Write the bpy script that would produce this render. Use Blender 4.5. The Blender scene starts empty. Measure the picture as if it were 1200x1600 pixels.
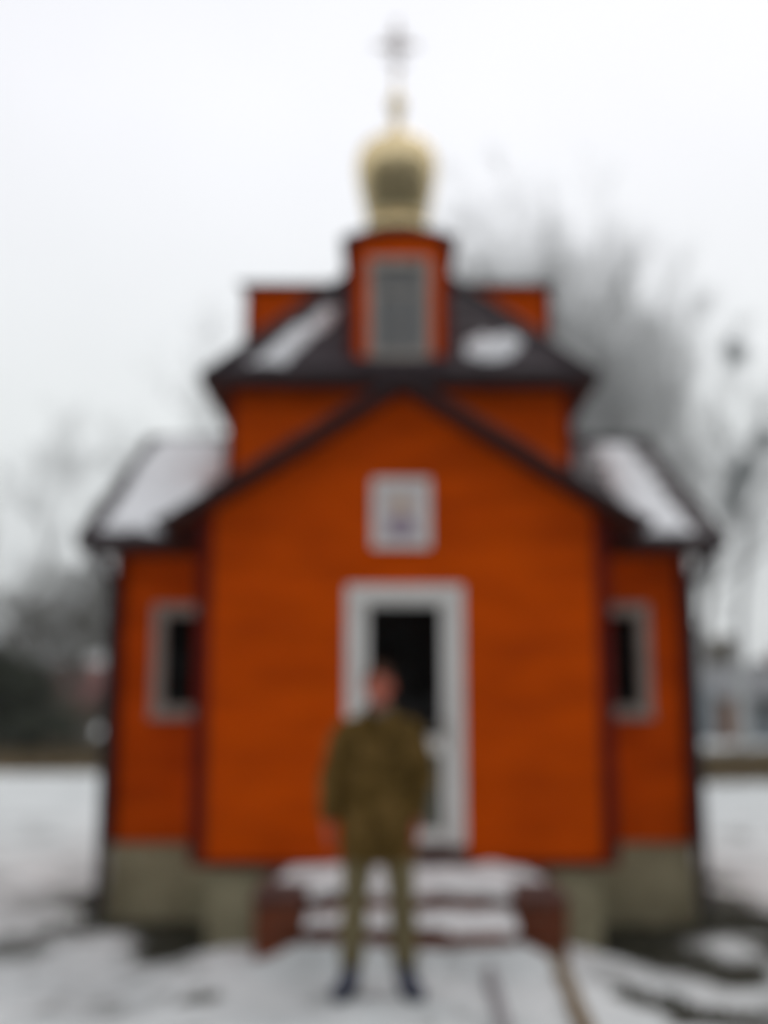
import bpy, bmesh, math, random
from mathutils import Vector, Matrix, noise as mnoise
R = math.radians
C = bpy.context.scene.collection
S = bpy.context.scene

# ------------------------------------------------------------------ camera
PITCH = 9.7
cam_data = bpy.data.cameras.new("camera")
cam = bpy.data.objects.new("camera", cam_data)
C.objects.link(cam)
cam.location = (0.0, -8.2, 1.58)
cam.rotation_euler = (R(90 + PITCH), 0, 0)
cam_data.sensor_fit = 'VERTICAL'
cam_data.sensor_height = 36.0
cam_data.sensor_width = 27.0
cam_data.lens = 36.0 * 1700 / 1600
cam_data.clip_start = 0.05
cam_data.clip_end = 2000
# the photograph is badly out of focus: the lens was left focused close up
cam_data.dof.use_dof = True
cam_data.dof.focus_distance = 1.0
cam_data.dof.aperture_fstop = 1.4
S.camera = cam

# ------------------------------------------------------------------ world: overcast winter sky
world = bpy.data.worlds.new("World")
S.world = world
world.use_nodes = True
wn, wl = world.node_tree.nodes, world.node_tree.links
for n in list(wn):
    wn.remove(n)
SUN_EL, SUN_ROT = 50, 25
w_out = wn.new('ShaderNodeOutputWorld')
sky = wn.new('ShaderNodeTexSky'); sky.sky_type = 'NISHITA'; sky.sun_disc = False
sky.sun_elevation = R(SUN_EL); sky.sun_rotation = R(SUN_ROT); sky.air_density = 1.0; sky.dust_density = 4.0
bg_sky = wn.new('ShaderNodeBackground'); bg_sky.inputs['Strength'].default_value = 0.05
wl.new(sky.outputs[0], bg_sky.inputs['Color'])
tc = wn.new('ShaderNodeTexCoord'); sep = wn.new('ShaderNodeSeparateXYZ')
wl.new(tc.outputs['Generated'], sep.inputs[0])
ramp = wn.new('ShaderNodeValToRGB')
ramp.color_ramp.elements[0].position = 0.0; ramp.color_ramp.elements[0].color = (0.63, 0.655, 0.665, 1)
ramp.color_ramp.elements[1].position = 0.5; ramp.color_ramp.elements[1].color = (0.975, 0.985, 1.03, 1)
e = ramp.color_ramp.elements.new(0.24); e.color = (0.85, 0.88, 0.885, 1)
wl.new(sep.outputs['Z'], ramp.inputs[0])
cl = wn.new('ShaderNodeTexNoise'); cl.inputs['Scale'].default_value = 1.6; cl.inputs['Detail'].default_value = 4
wl.new(tc.outputs['Generated'], cl.inputs['Vector'])
clr = wn.new('ShaderNodeMapRange'); clr.inputs[1].default_value = 0.3; clr.inputs[2].default_value = 0.7
clr.inputs[3].default_value = 0.95; clr.inputs[4].default_value = 1.05
wl.new(cl.outputs[0], clr.inputs[0])
bg_cl = wn.new('ShaderNodeBackground')
wl.new(ramp.outputs[0], bg_cl.inputs['Color']); wl.new(clr.outputs[0], bg_cl.inputs['Strength'])
mix = wn.new('ShaderNodeMixShader'); mix.inputs[0].default_value = 0.94
wl.new(bg_sky.outputs[0], mix.inputs[1]); wl.new(bg_cl.outputs[0], mix.inputs[2])
wl.new(mix.outputs[0], w_out.inputs['Surface'])

sun_data = bpy.data.lights.new("sun", 'SUN')
sun_data.energy = 0.5; sun_data.angle = R(40); sun_data.color = (1.0, 0.97, 0.93)
sun = bpy.data.objects.new("sun", sun_data); C.objects.link(sun)
_a = R(SUN_ROT)
_d = Vector((math.sin(_a) * math.cos(R(SUN_EL)), math.cos(_a) * math.cos(R(SUN_EL)), math.sin(R(SUN_EL))))
sun.rotation_euler = _d.to_track_quat('Z', 'Y').to_euler()
sun.location = (0, -10, 20)

S.view_settings.view_transform = 'Standard'
S.view_settings.look = 'None'
S.view_settings.exposure = 0.0
S.view_settings.gamma = 1.0
S.view_settings.use_curve_mapping = False
S.render.engine = 'CYCLES'
S.cycles.use_denoising = True
S.cycles.volume_bounces = 1
S.cycles.volume_step_rate = 4.0

# ------------------------------------------------------------------ materials
def mat(name, c1, c2=None, rough=0.7, scale=6.0, bump=0.0, bscale=60.0, metal=0.0, detail=5.0, stretch=None, spec=None, lo=0.35, hi=0.65):
    m = bpy.data.materials.new(name); m.use_nodes = True
    nt = m.node_tree; n, l = nt.nodes, nt.links
    b = n['Principled BSDF']
    b.inputs['Roughness'].default_value = rough; b.inputs['Metallic'].default_value = metal
    if spec is not None: b.inputs['Specular IOR Level'].default_value = spec
    t = n.new('ShaderNodeTexCoord'); v = t.outputs['Object']
    if stretch:
        mp = n.new('ShaderNodeMapping'); mp.inputs['Scale'].default_value = stretch
        l.new(v, mp.inputs[0]); v = mp.outputs[0]
    if c2:
        tx = n.new('ShaderNodeTexNoise'); tx.inputs['Scale'].default_value = scale; tx.inputs['Detail'].default_value = detail
        l.new(v, tx.inputs['Vector'])
        r = n.new('ShaderNodeValToRGB')
        r.color_ramp.elements[0].position = lo; r.color_ramp.elements[0].color = (*c1, 1)
        r.color_ramp.elements[1].position = hi; r.color_ramp.elements[1].color = (*c2, 1)
        l.new(tx.outputs[0], r.inputs[0]); l.new(r.outputs[0], b.inputs['Base Color'])
        rr = n.new('ShaderNodeMapRange'); rr.inputs[3].default_value = max(0.02, rough - 0.08); rr.inputs[4].default_value = min(1, rough + 0.08)
        l.new(tx.outputs[0], rr.inputs[0]); l.new(rr.outputs[0], b.inputs['Roughness'])
    else:
        b.inputs['Base Color'].default_value = (*c1, 1)
    if bump:
        bt = n.new('ShaderNodeTexNoise'); bt.inputs['Scale'].default_value = bscale; bt.inputs['Detail'].default_value = 6
        l.new(v, bt.inputs['Vector'])
        bn = n.new('ShaderNodeBump'); bn.inputs['Strength'].default_value = bump; bn.inputs['Distance'].default_value = 0.01
        l.new(bt.outputs[0], bn.inputs['Height']); l.new(bn.outputs[0], b.inputs['Normal'])
    return m

def island_tint(m, amount=0.12):
    """slight piece-to-piece change of tone for separate boards and bricks"""
    nt = m.node_tree; n, l = nt.nodes, nt.links
    b = n['Principled BSDF']; src = b.inputs['Base Color'].links[0].from_socket
    oi = n.new('ShaderNodeObjectInfo'); mr = n.new('ShaderNodeMapRange')
    mr.inputs[3].default_value = 1 - amount; mr.inputs[4].default_value = 1 + amount
    l.new(oi.outputs['Random'], mr.inputs[0])
    hs = n.new('ShaderNodeHueSaturation'); l.new(mr.outputs[0], hs.inputs['Value']); l.new(src, hs.inputs['Color'])
    l.new(hs.outputs[0], b.inputs['Base Color'])
    return m

M = {}
M['orange'] = island_tint(mat('orange_paint', (0.49, 0.058, 0.0), (0.65, 0.083, 0.0), 0.85, 1.6, 0.12, 90, stretch=(1, 1, 3), spec=0.03), 0.05)
M['trim'] = mat('dark_red_trim', (0.105, 0.008, 0.004), (0.13, 0.011, 0.006), 0.75, 5, 0.05, spec=0.06)
M['roof'] = mat('roof_metal', (0.022, 0.013, 0.017), (0.034, 0.021, 0.026), 0.55, 3.0, 0.06, 40, spec=0.2)
M['fascia'] = mat('fascia_metal', (0.020, 0.012, 0.014), (0.030, 0.019, 0.021), 0.55, 4, 0.04, 50, spec=0.2)
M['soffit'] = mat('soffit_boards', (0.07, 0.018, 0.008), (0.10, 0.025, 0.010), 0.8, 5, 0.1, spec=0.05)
M['white'] = mat('white_plastic', (0.74, 0.72, 0.69), (0.80, 0.78, 0.75), 0.4, 3, 0.03, 30)
M['greywhite'] = mat('dull_white_trim', (0.30, 0.275, 0.24), (0.38, 0.35, 0.31), 0.65, 5, 0.05, 30, spec=0.15)
M['plinth'] = mat('cement_render', (0.32, 0.285, 0.18), (0.46, 0.415, 0.27), 0.9, 3.5, 0.6, 45, spec=0.1)
M['gold'] = mat('gilded_metal', (0.72, 0.58, 0.33), (0.78, 0.64, 0.38), 0.20, 4, 0.03, 12, metal=1.0)
M['brick'] = island_tint(mat('brown_brick', (0.14, 0.040, 0.020), (0.21, 0.062, 0.030), 0.9, 14, 0.5, 90, spec=0.1), 0.22)
M['mortar'] = mat('mortar', (0.13, 0.10, 0.08), (0.18, 0.14, 0.11), 0.95, 20, 0.4, 120)
M['tread'] = mat('tread_stone', (0.085, 0.045, 0.038), (0.13, 0.07, 0.058), 0.9, 10, 0.3, 80, spec=0.1)
M['snow'] = mat('snow', (0.80, 0.82, 0.85), (0.87, 0.885, 0.90), 0.75, 3.0, 0.5, 45, spec=0.3)
M['roofsnow'] = mat('roof_snow', (0.76, 0.765, 0.775), (0.83, 0.835, 0.845), 0.75, 3.0, 0.4, 45, spec=0.2)
M['stepsnow'] = mat('trodden_snow', (0.73, 0.72, 0.71), (0.82, 0.81, 0.80), 0.75, 4.0, 0.5, 40, spec=0.2)
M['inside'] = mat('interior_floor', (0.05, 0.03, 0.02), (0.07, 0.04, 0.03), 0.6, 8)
M['icon_bg'] = mat('icon_ground', (0.66, 0.58, 0.56), (0.57, 0.54, 0.58), 0.5, 9, 0.03)
M['icon_robe'] = mat('icon_robe', (0.30, 0.26, 0.34), (0.40, 0.30, 0.34), 0.5, 14)
M['icon_halo'] = mat('icon_halo', (0.62, 0.50, 0.34), (0.66, 0.54, 0.40), 0.45, 12)
M['icon_face'] = mat('icon_face', (0.50, 0.33, 0.26), (0.56, 0.38, 0.30), 0.55, 20)
M['bark'] = mat('hazed_bark', (0.40, 0.405, 0.40), (0.50, 0.505, 0.50), 0.95, 12, 0.6, 40)  # distance haze put into the bark colour, as the haze volume is very thin
M['darkbark'] = mat('olive_bark', (0.095, 0.09, 0.075), (0.15, 0.142, 0.12), 0.95, 12, 0.6, 40)
M['mistletoe'] = mat('mistletoe_leaf', (0.24, 0.27, 0.27), (0.32, 0.35, 0.35), 0.8, 6)
M['evergreen'] = mat('evergreen_leaf', (0.034, 0.042, 0.026), (0.065, 0.072, 0.046), 0.8, 3)
M['drygrass'] = mat('dry_grass', (0.13, 0.095, 0.045), (0.24, 0.18, 0.10), 0.9, 4)
M['conifer'] = mat('conifer_needles', (0.05, 0.056, 0.046), (0.10, 0.105, 0.09), 0.9, 1.0)
M['hedge'] = mat('brown_twigs', (0.085, 0.07, 0.045), (0.14, 0.115, 0.075), 0.9, 4)
M['redwall'] = mat('red_brick_wall', (0.12, 0.035, 0.03), (0.17, 0.055, 0.045), 0.85, 6, 0.2)
M['greywall'] = mat('grey_blue_wall', (0.15, 0.175, 0.19), (0.21, 0.235, 0.25), 0.85, 2, 0.2)
M['slate'] = mat('slate_roof', (0.16, 0.165, 0.17), (0.24, 0.245, 0.25), 0.8, 5, 0.2)
M['darkglass'] = mat('dark_glass', (0.02, 0.022, 0.025), None, 0.08)
M['rust'] = mat('rusty_door', (0.15, 0.075, 0.04), (0.20, 0.10, 0.055), 0.8, 5, 0.2)
M['board'] = mat('weathered_board', (0.14, 0.095, 0.05), (0.23, 0.165, 0.09), 0.85, 9, 0.4, 60, stretch=(6, 1, 6))
M['kerb'] = mat('grey_kerb', (0.22, 0.20, 0.21), (0.30, 0.275, 0.28), 0.9, 12, 0.4, 80)
M['skin'] = mat('ruddy_skin', (0.44, 0.10, 0.052), (0.50, 0.125, 0.068), 0.5, 14, 0.08, 180)
M['hair'] = mat('dark_hair', (0.05, 0.024, 0.015), (0.085, 0.042, 0.026), 0.8, 40, 0.6, 160, spec=0.1)
M['trousers'] = mat('olive_trousers', (0.15, 0.122, 0.064), (0.20, 0.165, 0.088), 0.92, 9, 0.25, 120, spec=0.1)
M['boots'] = mat('navy_boots', (0.020, 0.026, 0.060), (0.034, 0.042, 0.085), 0.6, 14, 0.15, 90)
M['sole'] = mat('boot_sole', (0.03, 0.03, 0.032), (0.05, 0.05, 0.05), 0.8, 20)
M['collar'] = mat('grey_fleece', (0.085, 0.080, 0.080), (0.13, 0.122, 0.12), 0.95, 20, 0.4, 200)
M['eye'] = mat('eye_white', (0.34, 0.29, 0.27), None, 0.2)
M['iris'] = mat('eye_iris', (0.05, 0.04, 0.035), None, 0.15)
M['lips'] = mat('lips', (0.40, 0.12, 0.09), None, 0.5)
M['button'] = mat('jacket_button', (0.05, 0.04, 0.02), None, 0.5)

def camo():
    m = bpy.data.materials.new('olive_field_cloth'); m.use_nodes = True
    n, l = m.node_tree.nodes, m.node_tree.links; b = n['Principled BSDF']
    b.inputs['Roughness'].default_value = 0.92; b.inputs['Specular IOR Level'].default_value = 0.05
    t = n.new('ShaderNodeTexCoord')
    a = n.new('ShaderNodeTexNoise'); a.inputs['Scale'].default_value = 8; a.inputs['Detail'].default_value = 3; a.inputs['Distortion'].default_value = 0.6
    l.new(t.outputs['Object'], a.inputs['Vector'])
    r = n.new('ShaderNodeValToRGB'); r.color_ramp.interpolation = 'CONSTANT'
    els = r.color_ramp.elements
    els[0].position = 0; els[0].color = (0.072, 0.043, 0.010, 1)
    els[1].position = 0.42; els[1].color = (0.110, 0.066, 0.017, 1)
    e1 = els.new(0.54); e1.color = (0.175, 0.105, 0.032, 1)
    e2 = els.new(0.66); e2.color = (0.090, 0.060, 0.016, 1)
    l.new(a.outputs[0], r.inputs[0]); l.new(r.outputs[0], b.inputs['Base Color'])
    w = n.new('ShaderNodeTexNoise'); w.inputs['Scale'].default_value = 24; w.inputs['Detail'].default_value = 6
    l.new(t.outputs['Object'], w.inputs['Vector'])
    bp = n.new('ShaderNodeBump'); bp.inputs['Strength'].default_value = 0.45; bp.inputs['Distance'].default_value = 0.02
    l.new(w.outputs[0], bp.inputs['Height']); l.new(bp.outputs[0], b.inputs['Normal'])
    return m
M['camo'] = camo()

def glass():
    m = bpy.data.materials.new('window_glass'); m.use_nodes = True
    n, l = m.node_tree.nodes, m.node_tree.links
    for x in list(n): n.remove(x)
    o = n.new('ShaderNodeOutputMaterial'); tr = n.new('ShaderNodeBsdfTransparent'); gl = n.new('ShaderNodeBsdfGlossy')
    tr.inputs[0].default_value = (0.35, 0.36, 0.36, 1); gl.inputs['Roughness'].default_value = 0.03
    fr = n.new('ShaderNodeFresnel'); fr.inputs[0].default_value = 1.3
    ms = n.new('ShaderNodeMixShader'); l.new(fr.outputs[0], ms.inputs[0]); l.new(tr.outputs[0], ms.inputs[1]); l.new(gl.outputs[0], ms.inputs[2])
    l.new(ms.outputs[0], o.inputs[0])
    return m
M['glass'] = glass()
M['frost'] = mat('frosted_pane', (0.15, 0.155, 0.16), (0.20, 0.205, 0.21), 0.3, 4, spec=0.2)
M['darkpanel'] = mat('dark_door_panel', (0.10, 0.105, 0.085), (0.14, 0.145, 0.12), 0.25, 4)

# ------------------------------------------------------------------ helpers
def link(o, parent=None):
    C.objects.link(o)
    if parent: o.parent = parent
    return o

def empty(name, loc, label, cat, group=None, rz=0):
    o = bpy.data.objects.new(name, None); o.location = loc; o.rotation_euler = (0, 0, rz); o.empty_display_size = 0.2
    link(o); tag(o, label, cat, group); return o

def tag(o, label=None, cat=None, group=None, kind=None):
    if label: o['label'] = label
    if cat: o['category'] = cat
    if group: o['group'] = group
    if kind: o['kind'] = kind
    return o

class MB:
    def __init__(s): s.v = []; s.f = []
    def quadprism(s, a, b):
        """a, b: two matching loops (lists of points): makes a closed prism"""
        n = len(a); k = len(s.v)
        s.v += [tuple(p) for p in a] + [tuple(p) for p in b]
        s.f.append(tuple(k + i for i in range(n))[::-1]); s.f.append(tuple(k + n + i for i in range(n)))
        for i in range(n):
            j = (i + 1) % n
            s.f.append((k + i, k + j, k + n + j, k + n + i))
    def box(s, x0, x1, y0, y1, z0, z1):
        s.quadprism([(x0, y0, z0), (x1, y0, z0), (x1, y1, z0), (x0, y1, z0)], [(x0, y0, z1), (x1, y0, z1), (x1, y1, z1), (x0, y1, z1)])
    def beam(s, p, q, w, h, up=(0, 0, 1)):
        p, q = Vector(p), Vector(q); d = (q - p).normalized(); u = Vector(up); r = d.cross(u).normalized(); u = r.cross(d).normalized()
        L = lambda c: [c - r * w / 2 - u * h / 2, c + r * w / 2 - u * h / 2, c + r * w / 2 + u * h / 2, c - r * w / 2 + u * h / 2]
        s.quadprism(L(p), L(q))
    def tube(s, pts, radii, n=10, flat=(1, 1), up=(0, 1, 0), cap=True):
        pts = [Vector(p) for p in pts]; k0 = len(s.v)
        for i, p in enumerate(pts):
            d = (pts[min(i + 1, len(pts) - 1)] - pts[max(i - 1, 0)]).normalized()
            u = Vector(up)
            if abs(d.dot(u)) > 0.95: u = Vector((1, 0, 0))
            r = d.cross(u).normalized(); u = r.cross(d).normalized()
            rad = radii[i]
            rx, ry = rad if isinstance(rad, tuple) else (rad * flat[0], rad * flat[1])
            for j in range(n):
                a = 2 * math.pi * j / n
                s.v.append(tuple(p + r * math.cos(a) * rx + u * math.sin(a) * ry))
        for i in range(len(pts) - 1):
            for j in range(n):
                a = k0 + i * n + j; b = k0 + i * n + (j + 1) % n
                s.f.append((a, b, b + n, a + n))
        if cap:
            s.f.append(tuple(k0 + j for j in range(n))[::-1]); e_ = k0 + (len(pts) - 1) * n
            s.f.append(tuple(e_ + j for j in range(n)))
    def lathe(s, prof, c, n=32):
        k0 = len(s.v)
        for (r, z) in prof:
            for j in range(n):
                a = 2 * math.pi * j / n
                s.v.append((c[0] + r * math.cos(a), c[1] + r * math.sin(a), c[2] + z))
        for i in range(len(prof) - 1):
            for j in range(n):
                a = k0 + i * n + j; b = k0 + i * n + (j + 1) % n
                s.f.append((a, b, b + n, a + n))
        s.f.append(tuple(k0 + j for j in range(n))[::-1]); e_ = k0 + (len(prof) - 1) * n
        s.f.append(tuple(e_ + j for j in range(n)))
    def ellipsoid(s, c, r, nu=16, nv=10, rot=None):
        k0 = len(s.v); c = Vector(c); rot = rot or Matrix.Identity(3)
        s.v.append(tuple(c + rot @ Vector((0, 0, -r[2]))))
        for i in range(1, nv):
            t = -math.pi / 2 + math.pi * i / nv
            for j in range(nu):
                a = 2 * math.pi * j / nu
                s.v.append(tuple(c + rot @ Vector((r[0] * math.cos(t) * math.cos(a), r[1] * math.cos(t) * math.sin(a), r[2] * math.sin(t)))))
        s.v.append(tuple(c + rot @ Vector((0, 0, r[2])))); top = len(s.v) - 1
        for j in range(nu):
            s.f.append((k0, k0 + 1 + (j + 1) % nu, k0 + 1 + j))
        for i in range(nv - 2):
            for j in range(nu):
                a = k0 + 1 + i * nu + j; b = k0 + 1 + i * nu + (j + 1) % nu
                s.f.append((a, b, b + nu, a + nu))
        o_ = k0 + 1 + (nv - 2) * nu
        for j in range(nu):
            s.f.append((o_ + j, o_ + (j + 1) % nu, top))
    def mesh(s, name, m, smooth=False):
        me = bpy.data.meshes.new(name); me.from_pydata(s.v, [], s.f); me.materials.append(m)
        if smooth: me.polygons.foreach_set('use_smooth', [True] * len(me.polygons))
        me.update(); return me
    def build(s, name, m, parent=None, smooth=False, bevel=0.0):
        me = s.mesh(name, m, smooth)
        o = link(bpy.data.objects.new(name, me), parent)
        if parent is not None: o.matrix_parent_inverse = pinv(parent)
        if bevel:
            b = o.modifiers.new('bevel', 'BEVEL'); b.width = bevel; b.segments = 2; b.limit_method = 'ANGLE'
        return o

def pinv(p):
    m = Matrix.Identity(4); chain = []
    while p is not None:
        chain.append(p.matrix_parent_inverse @ p.matrix_basis if p.parent else p.matrix_basis.copy()); p = p.parent
    for x in chain[::-1]: m = m @ x
    return m.inverted()

def one_box(name, m, parent, x0, x1, y0, y1, z0, z1, bevel=0.0):
    b = MB(); b.box(x0, x1, y0, y1, z0, z1); return b.build(name, m, parent, bevel=bevel)

def fbm(x, y, z=0.0, o=4):
    return mnoise.fractal(Vector((x, y, z)), 1.0, 2.0, o, noise_basis='PERLIN_ORIGINAL')

def sstep(a, b, x):
    t = max(0.0, min(1.0, (x - a) / (b - a))); return t * t * (3 - 2 * t)

# ------------------------------------------------------------------ ground
XC = 0.145                                   # the church's axis
def base_dist(x, y):
    """distance outside the footprint of the church (negative inside)"""
    d1 = max(abs(x - XC) - 2.39, 1.07 - y, y - 5.45)
    d2 = max(abs(x - XC) - 1.45, -y, y - 1.1)
    return min(d1, d2)
_fr = random.Random(12)
PRINTS = []
for k_ in range(26):
    py_ = -1.5 - 0.105 * k_ + _fr.uniform(-.05, .05); side_ = 1 if k_ % 2 else -1
    PRINTS.append((0.10 + side_ * 0.11 + _fr.uniform(-.28, .28), py_, _fr.uniform(-.3, .3)))
def print_depth(x, y):
    d = 0.0
    for (fx, fy, fa) in PRINTS:
        if abs(x - fx) < 0.2 and abs(y - fy) < 0.25 and math.hypot(fx + 0.03, (fy + 1.98) * 0.8) > 0.36:
            ca, sa = math.cos(fa), math.sin(fa); u = (x - fx) * ca + (y - fy) * sa; v = -(x - fx) * sa + (y - fy) * ca
            d = max(d, 1 - sstep(0.6, 1.15, math.hypot(u / 0.06, v / 0.145)))
    return d
def ground_z(x, y):
    z = -0.20
    path = (1 - sstep(1.0, 1.9, abs(x - 0.1))) * (1 - sstep(-0.75, -0.15, y))
    z += 0.20 * max(path, 0.75 * (1 - sstep(-2.6, -1.2, y)))
    far = sstep(9, 16, math.hypot(x, y))
    z += (0.035 * fbm(x * 0.7, y * 0.7) + 0.013 * fbm(x * 3.1, y * 3.1, 3)) * (1 - 0.6 * far)
    z += 0.12 * (1 - sstep(0.62, 0.95, abs(x - 0.16))) * sstep(-1.75, -1.45, y) * (1 - sstep(-0.9, -0.4, y))
    z -= 0.05 * (1 - sstep(0.0, 0.35, base_dist(x, y)))
    if -1.0 < x < 1.2 and -4.6 < y < -1.2: z -= 0.028 * print_depth(x, y)
    if abs(x + 0.03) < 0.6 and abs(y + 1.96) < 0.6:
        k = (1 - sstep(0.3, 0.6, abs(x + 0.03))) * (1 - sstep(0.3, 0.6, abs(y + 1.96)))
        z = z * (1 - k) - 0.022 * k * print_depth(x, y)
    return z
def mud(x, y):
    """how bare the ground is, 0 snow .. 1 soil"""
    d = base_dist(x, y)
    n = fbm(x * 1.3 + 5, y * 1.3, 1.0)
    w = 0.42 + (0.45 if x > 1.6 else 0.0) + (0.1 if x < -1.3 else 0)
    m = 1 - sstep(w * 0.45, w * 1.25, d + 0.35 * n)
    if -1.0 < x < 1.5 and y < -0.5: m *= 0.15
    m = max(m, (0.85 if x > 1 else 0.45) * sstep(0.40, 0.60, fbm(x * 0.8 + 11, y * 0.8 + 3, 2.0) + 0.25 * fbm(x * 4, y * 4, 5)))
    for (px, py, rx, ry, a) in ((-0.95, -2.05, 0.17, 0.10, 0.9), (-2.35, -2.5, 0.30, 0.22, 0.6), (3.1, 0.0, 0.55, 0.8, 0.95), (-2.7, 0.1, 0.40, 0.55, 0.6),
                                (2.2, -0.7, 0.4, 0.3, 0.55), (2.0, -1.9, 0.35, 0.22, 0.5), (-1.15, -0.35, 0.30, 0.22, 0.95), (-1.6, -1.4, 0.35, 0.2, 0.35),
                                (2.75, -1.35, 0.4, 0.2, 0.6), (1.35, -1.6, 0.15, 0.6, 0.5)):
        q = math.hypot((x - px) / rx, (y - py) / ry) + 0.8 * fbm(x * 3, y * 3, 9)
        m = max(m, a * (1 - sstep(0.3, 1.6, q)))
    m = max(m, (0.10 if -1.0 < x < 1.5 and y < -0.5 else 0.19) + 0.40 * fbm(x * 1.9 + 3, y * 2.4, 7) + 0.22 * fbm(x * 6, y * 7, 2))
    if -1.0 < x < 1.2 and -4.6 < y < -1.2: m = max(m, 0.42 * print_depth(x, y))
    return max(0.0, min(1.0, m))

def ticks(lo, hi, near_lo, near_hi, step):
    t = [near_lo + i * step for i in range(int((near_hi - near_lo) / step) + 1)]
    s_, x = step, t[-1]
    while x < hi: s_ *= 1.22; x += s_; t.append(x)
    s_, x = step, t[0]; pre = []
    while x > lo: s_ *= 1.22; x -= s_; pre.append(x)
    return pre[::-1] + t
gx = ticks(-600, 600, -4.5, 4.8, 0.04); gy = ticks(-300, 900, -8.5, 6.5, 0.045)
gv = [(x, y, ground_z(x, y)) for y in gy for x in gx]
W = len(gx)
gf = [(j * W + i, j * W + i + 1, (j + 1) * W + i + 1, (j + 1) * W + i) for j in range(len(gy) - 1) for i in range(W - 1)]
gme = bpy.data.meshes.new('ground'); gme.from_pydata(gv, [], gf)
at = gme.attributes.new('bare', 'FLOAT', 'POINT')
at.data.foreach_set('value', [mud(v[0], v[1]) if -9 < v[1] < 9 and abs(v[0]) < 8 else 0.0 for v in gv])
gme.polygons.foreach_set('use_smooth', [True] * len(gme.polygons))
gm = bpy.data.materials.new('snowy_ground'); gm.use_nodes = True
n, l = gm.node_tree.nodes, gm.node_tree.links; b = n['Principled BSDF']
b.inputs['Roughness'].default_value = 0.8; b.inputs['Specular IOR Level'].default_value = 0.25
tcn = n.new('ShaderNodeTexCoord'); an = n.new('ShaderNodeAttribute'); an.attribute_name = 'bare'
n1 = n.new('ShaderNodeTexNoise'); n1.inputs['Scale'].default_value = 9; n1.inputs['Detail'].default_value = 8; l.new(tcn.outputs['Object'], n1.inputs['Vector'])
ad = n.new('ShaderNodeMath'); ad.operation = 'MULTIPLY_ADD'; l.new(n1.outputs[0], ad.inputs[0]); ad.inputs[1].default_value = 0.9; l.new(an.outputs['Fac'], ad.inputs[2])
mk = n.new('ShaderNodeMapRange'); mk.inputs[1].default_value = 0.68; mk.inputs[2].default_value = 1.22; l.new(ad.outputs[0], mk.inputs[0])
n2 = n.new('ShaderNodeTexNoise'); n2.inputs['Scale'].default_value = 22; n2.inputs['Detail'].default_value = 8; l.new(tcn.outputs['Object'], n2.inputs['Vector'])
soil = n.new('ShaderNodeValToRGB'); soil.color_ramp.elements[0].color = (0.018, 0.017, 0.013, 1); soil.color_ramp.elements[1].color = (0.070, 0.066, 0.045, 1)
soil.color_ramp.elements[0].position = 0.3; soil.color_ramp.elements[1].position = 0.7
l.new(n2.outputs[0], soil.inputs[0])
n3 = n.new('ShaderNodeTexNoise'); n3.inputs['Scale'].default_value = 1.2; n3.inputs['Detail'].default_value = 6; l.new(tcn.outputs['Object'], n3.inputs['Vector'])
sn = n.new('ShaderNodeValToRGB'); sn.color_ramp.elements[0].color = (0.54, 0.565, 0.56, 1); sn.color_ramp.elements[1].color = (0.72, 0.74, 0.73, 1)
sn.color_ramp.elements[0].position = 0.33; sn.color_ramp.elements[1].position = 0.6
l.new(n3.outputs[0], sn.inputs[0])
mx = n.new('ShaderNodeMix'); mx.data_type = 'RGBA'; l.new(mk.outputs[0], mx.inputs['Factor']); l.new(sn.outputs[0], mx.inputs['A']); l.new(soil.outputs[0], mx.inputs['B'])
l.new(mx.outputs['Result'], b.inputs['Base Color'])
bp = n.new('ShaderNodeBump'); bp.inputs['Strength'].default_value = 0.7; bp.inputs['Distance'].default_value = 0.03
l.new(n2.outputs[0], bp.inputs['Height']); l.new(bp.outputs[0], b.inputs['Normal'])
gme.materials.append(gm)
ground = link(bpy.data.objects.new('ground', gme)); tag(ground, 'thin trampled snow over dark soil around the church', kind='structure')

# ------------------------------------------------------------------ church
PT = 0.41        # top of the plinth
EZ = 2.88        # main eaves
HW, HV, HT = 2.42, 1.52, 1.587        # half widths: main body, porch, upper tier
Y_MAIN, Y_BACK, Y_RIDGE = 1.07, 5.43, 3.25
church = empty('church', (XC, 2.5, -0.2), 'small bright orange timber church with dark metal roofs and a gilded onion dome', 'church')

def xrange_at(poly, z):
    xs = []
    k = len(poly)
    for i in range(k):
        (x0, z0), (x1, z1) = poly[i], poly[(i + 1) % k]
        if abs(z1 - z0) < 1e-9:
            if abs(z - z0) < 1e-6: xs += [x0, x1]
        elif min(z0, z1) - 1e-6 <= z <= max(z0, z1) + 1e-6:
            xs.append(x0 + (x1 - x0) * (z - z0) / (z1 - z0))
    return (min(xs), max(xs)) if xs else None

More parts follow.
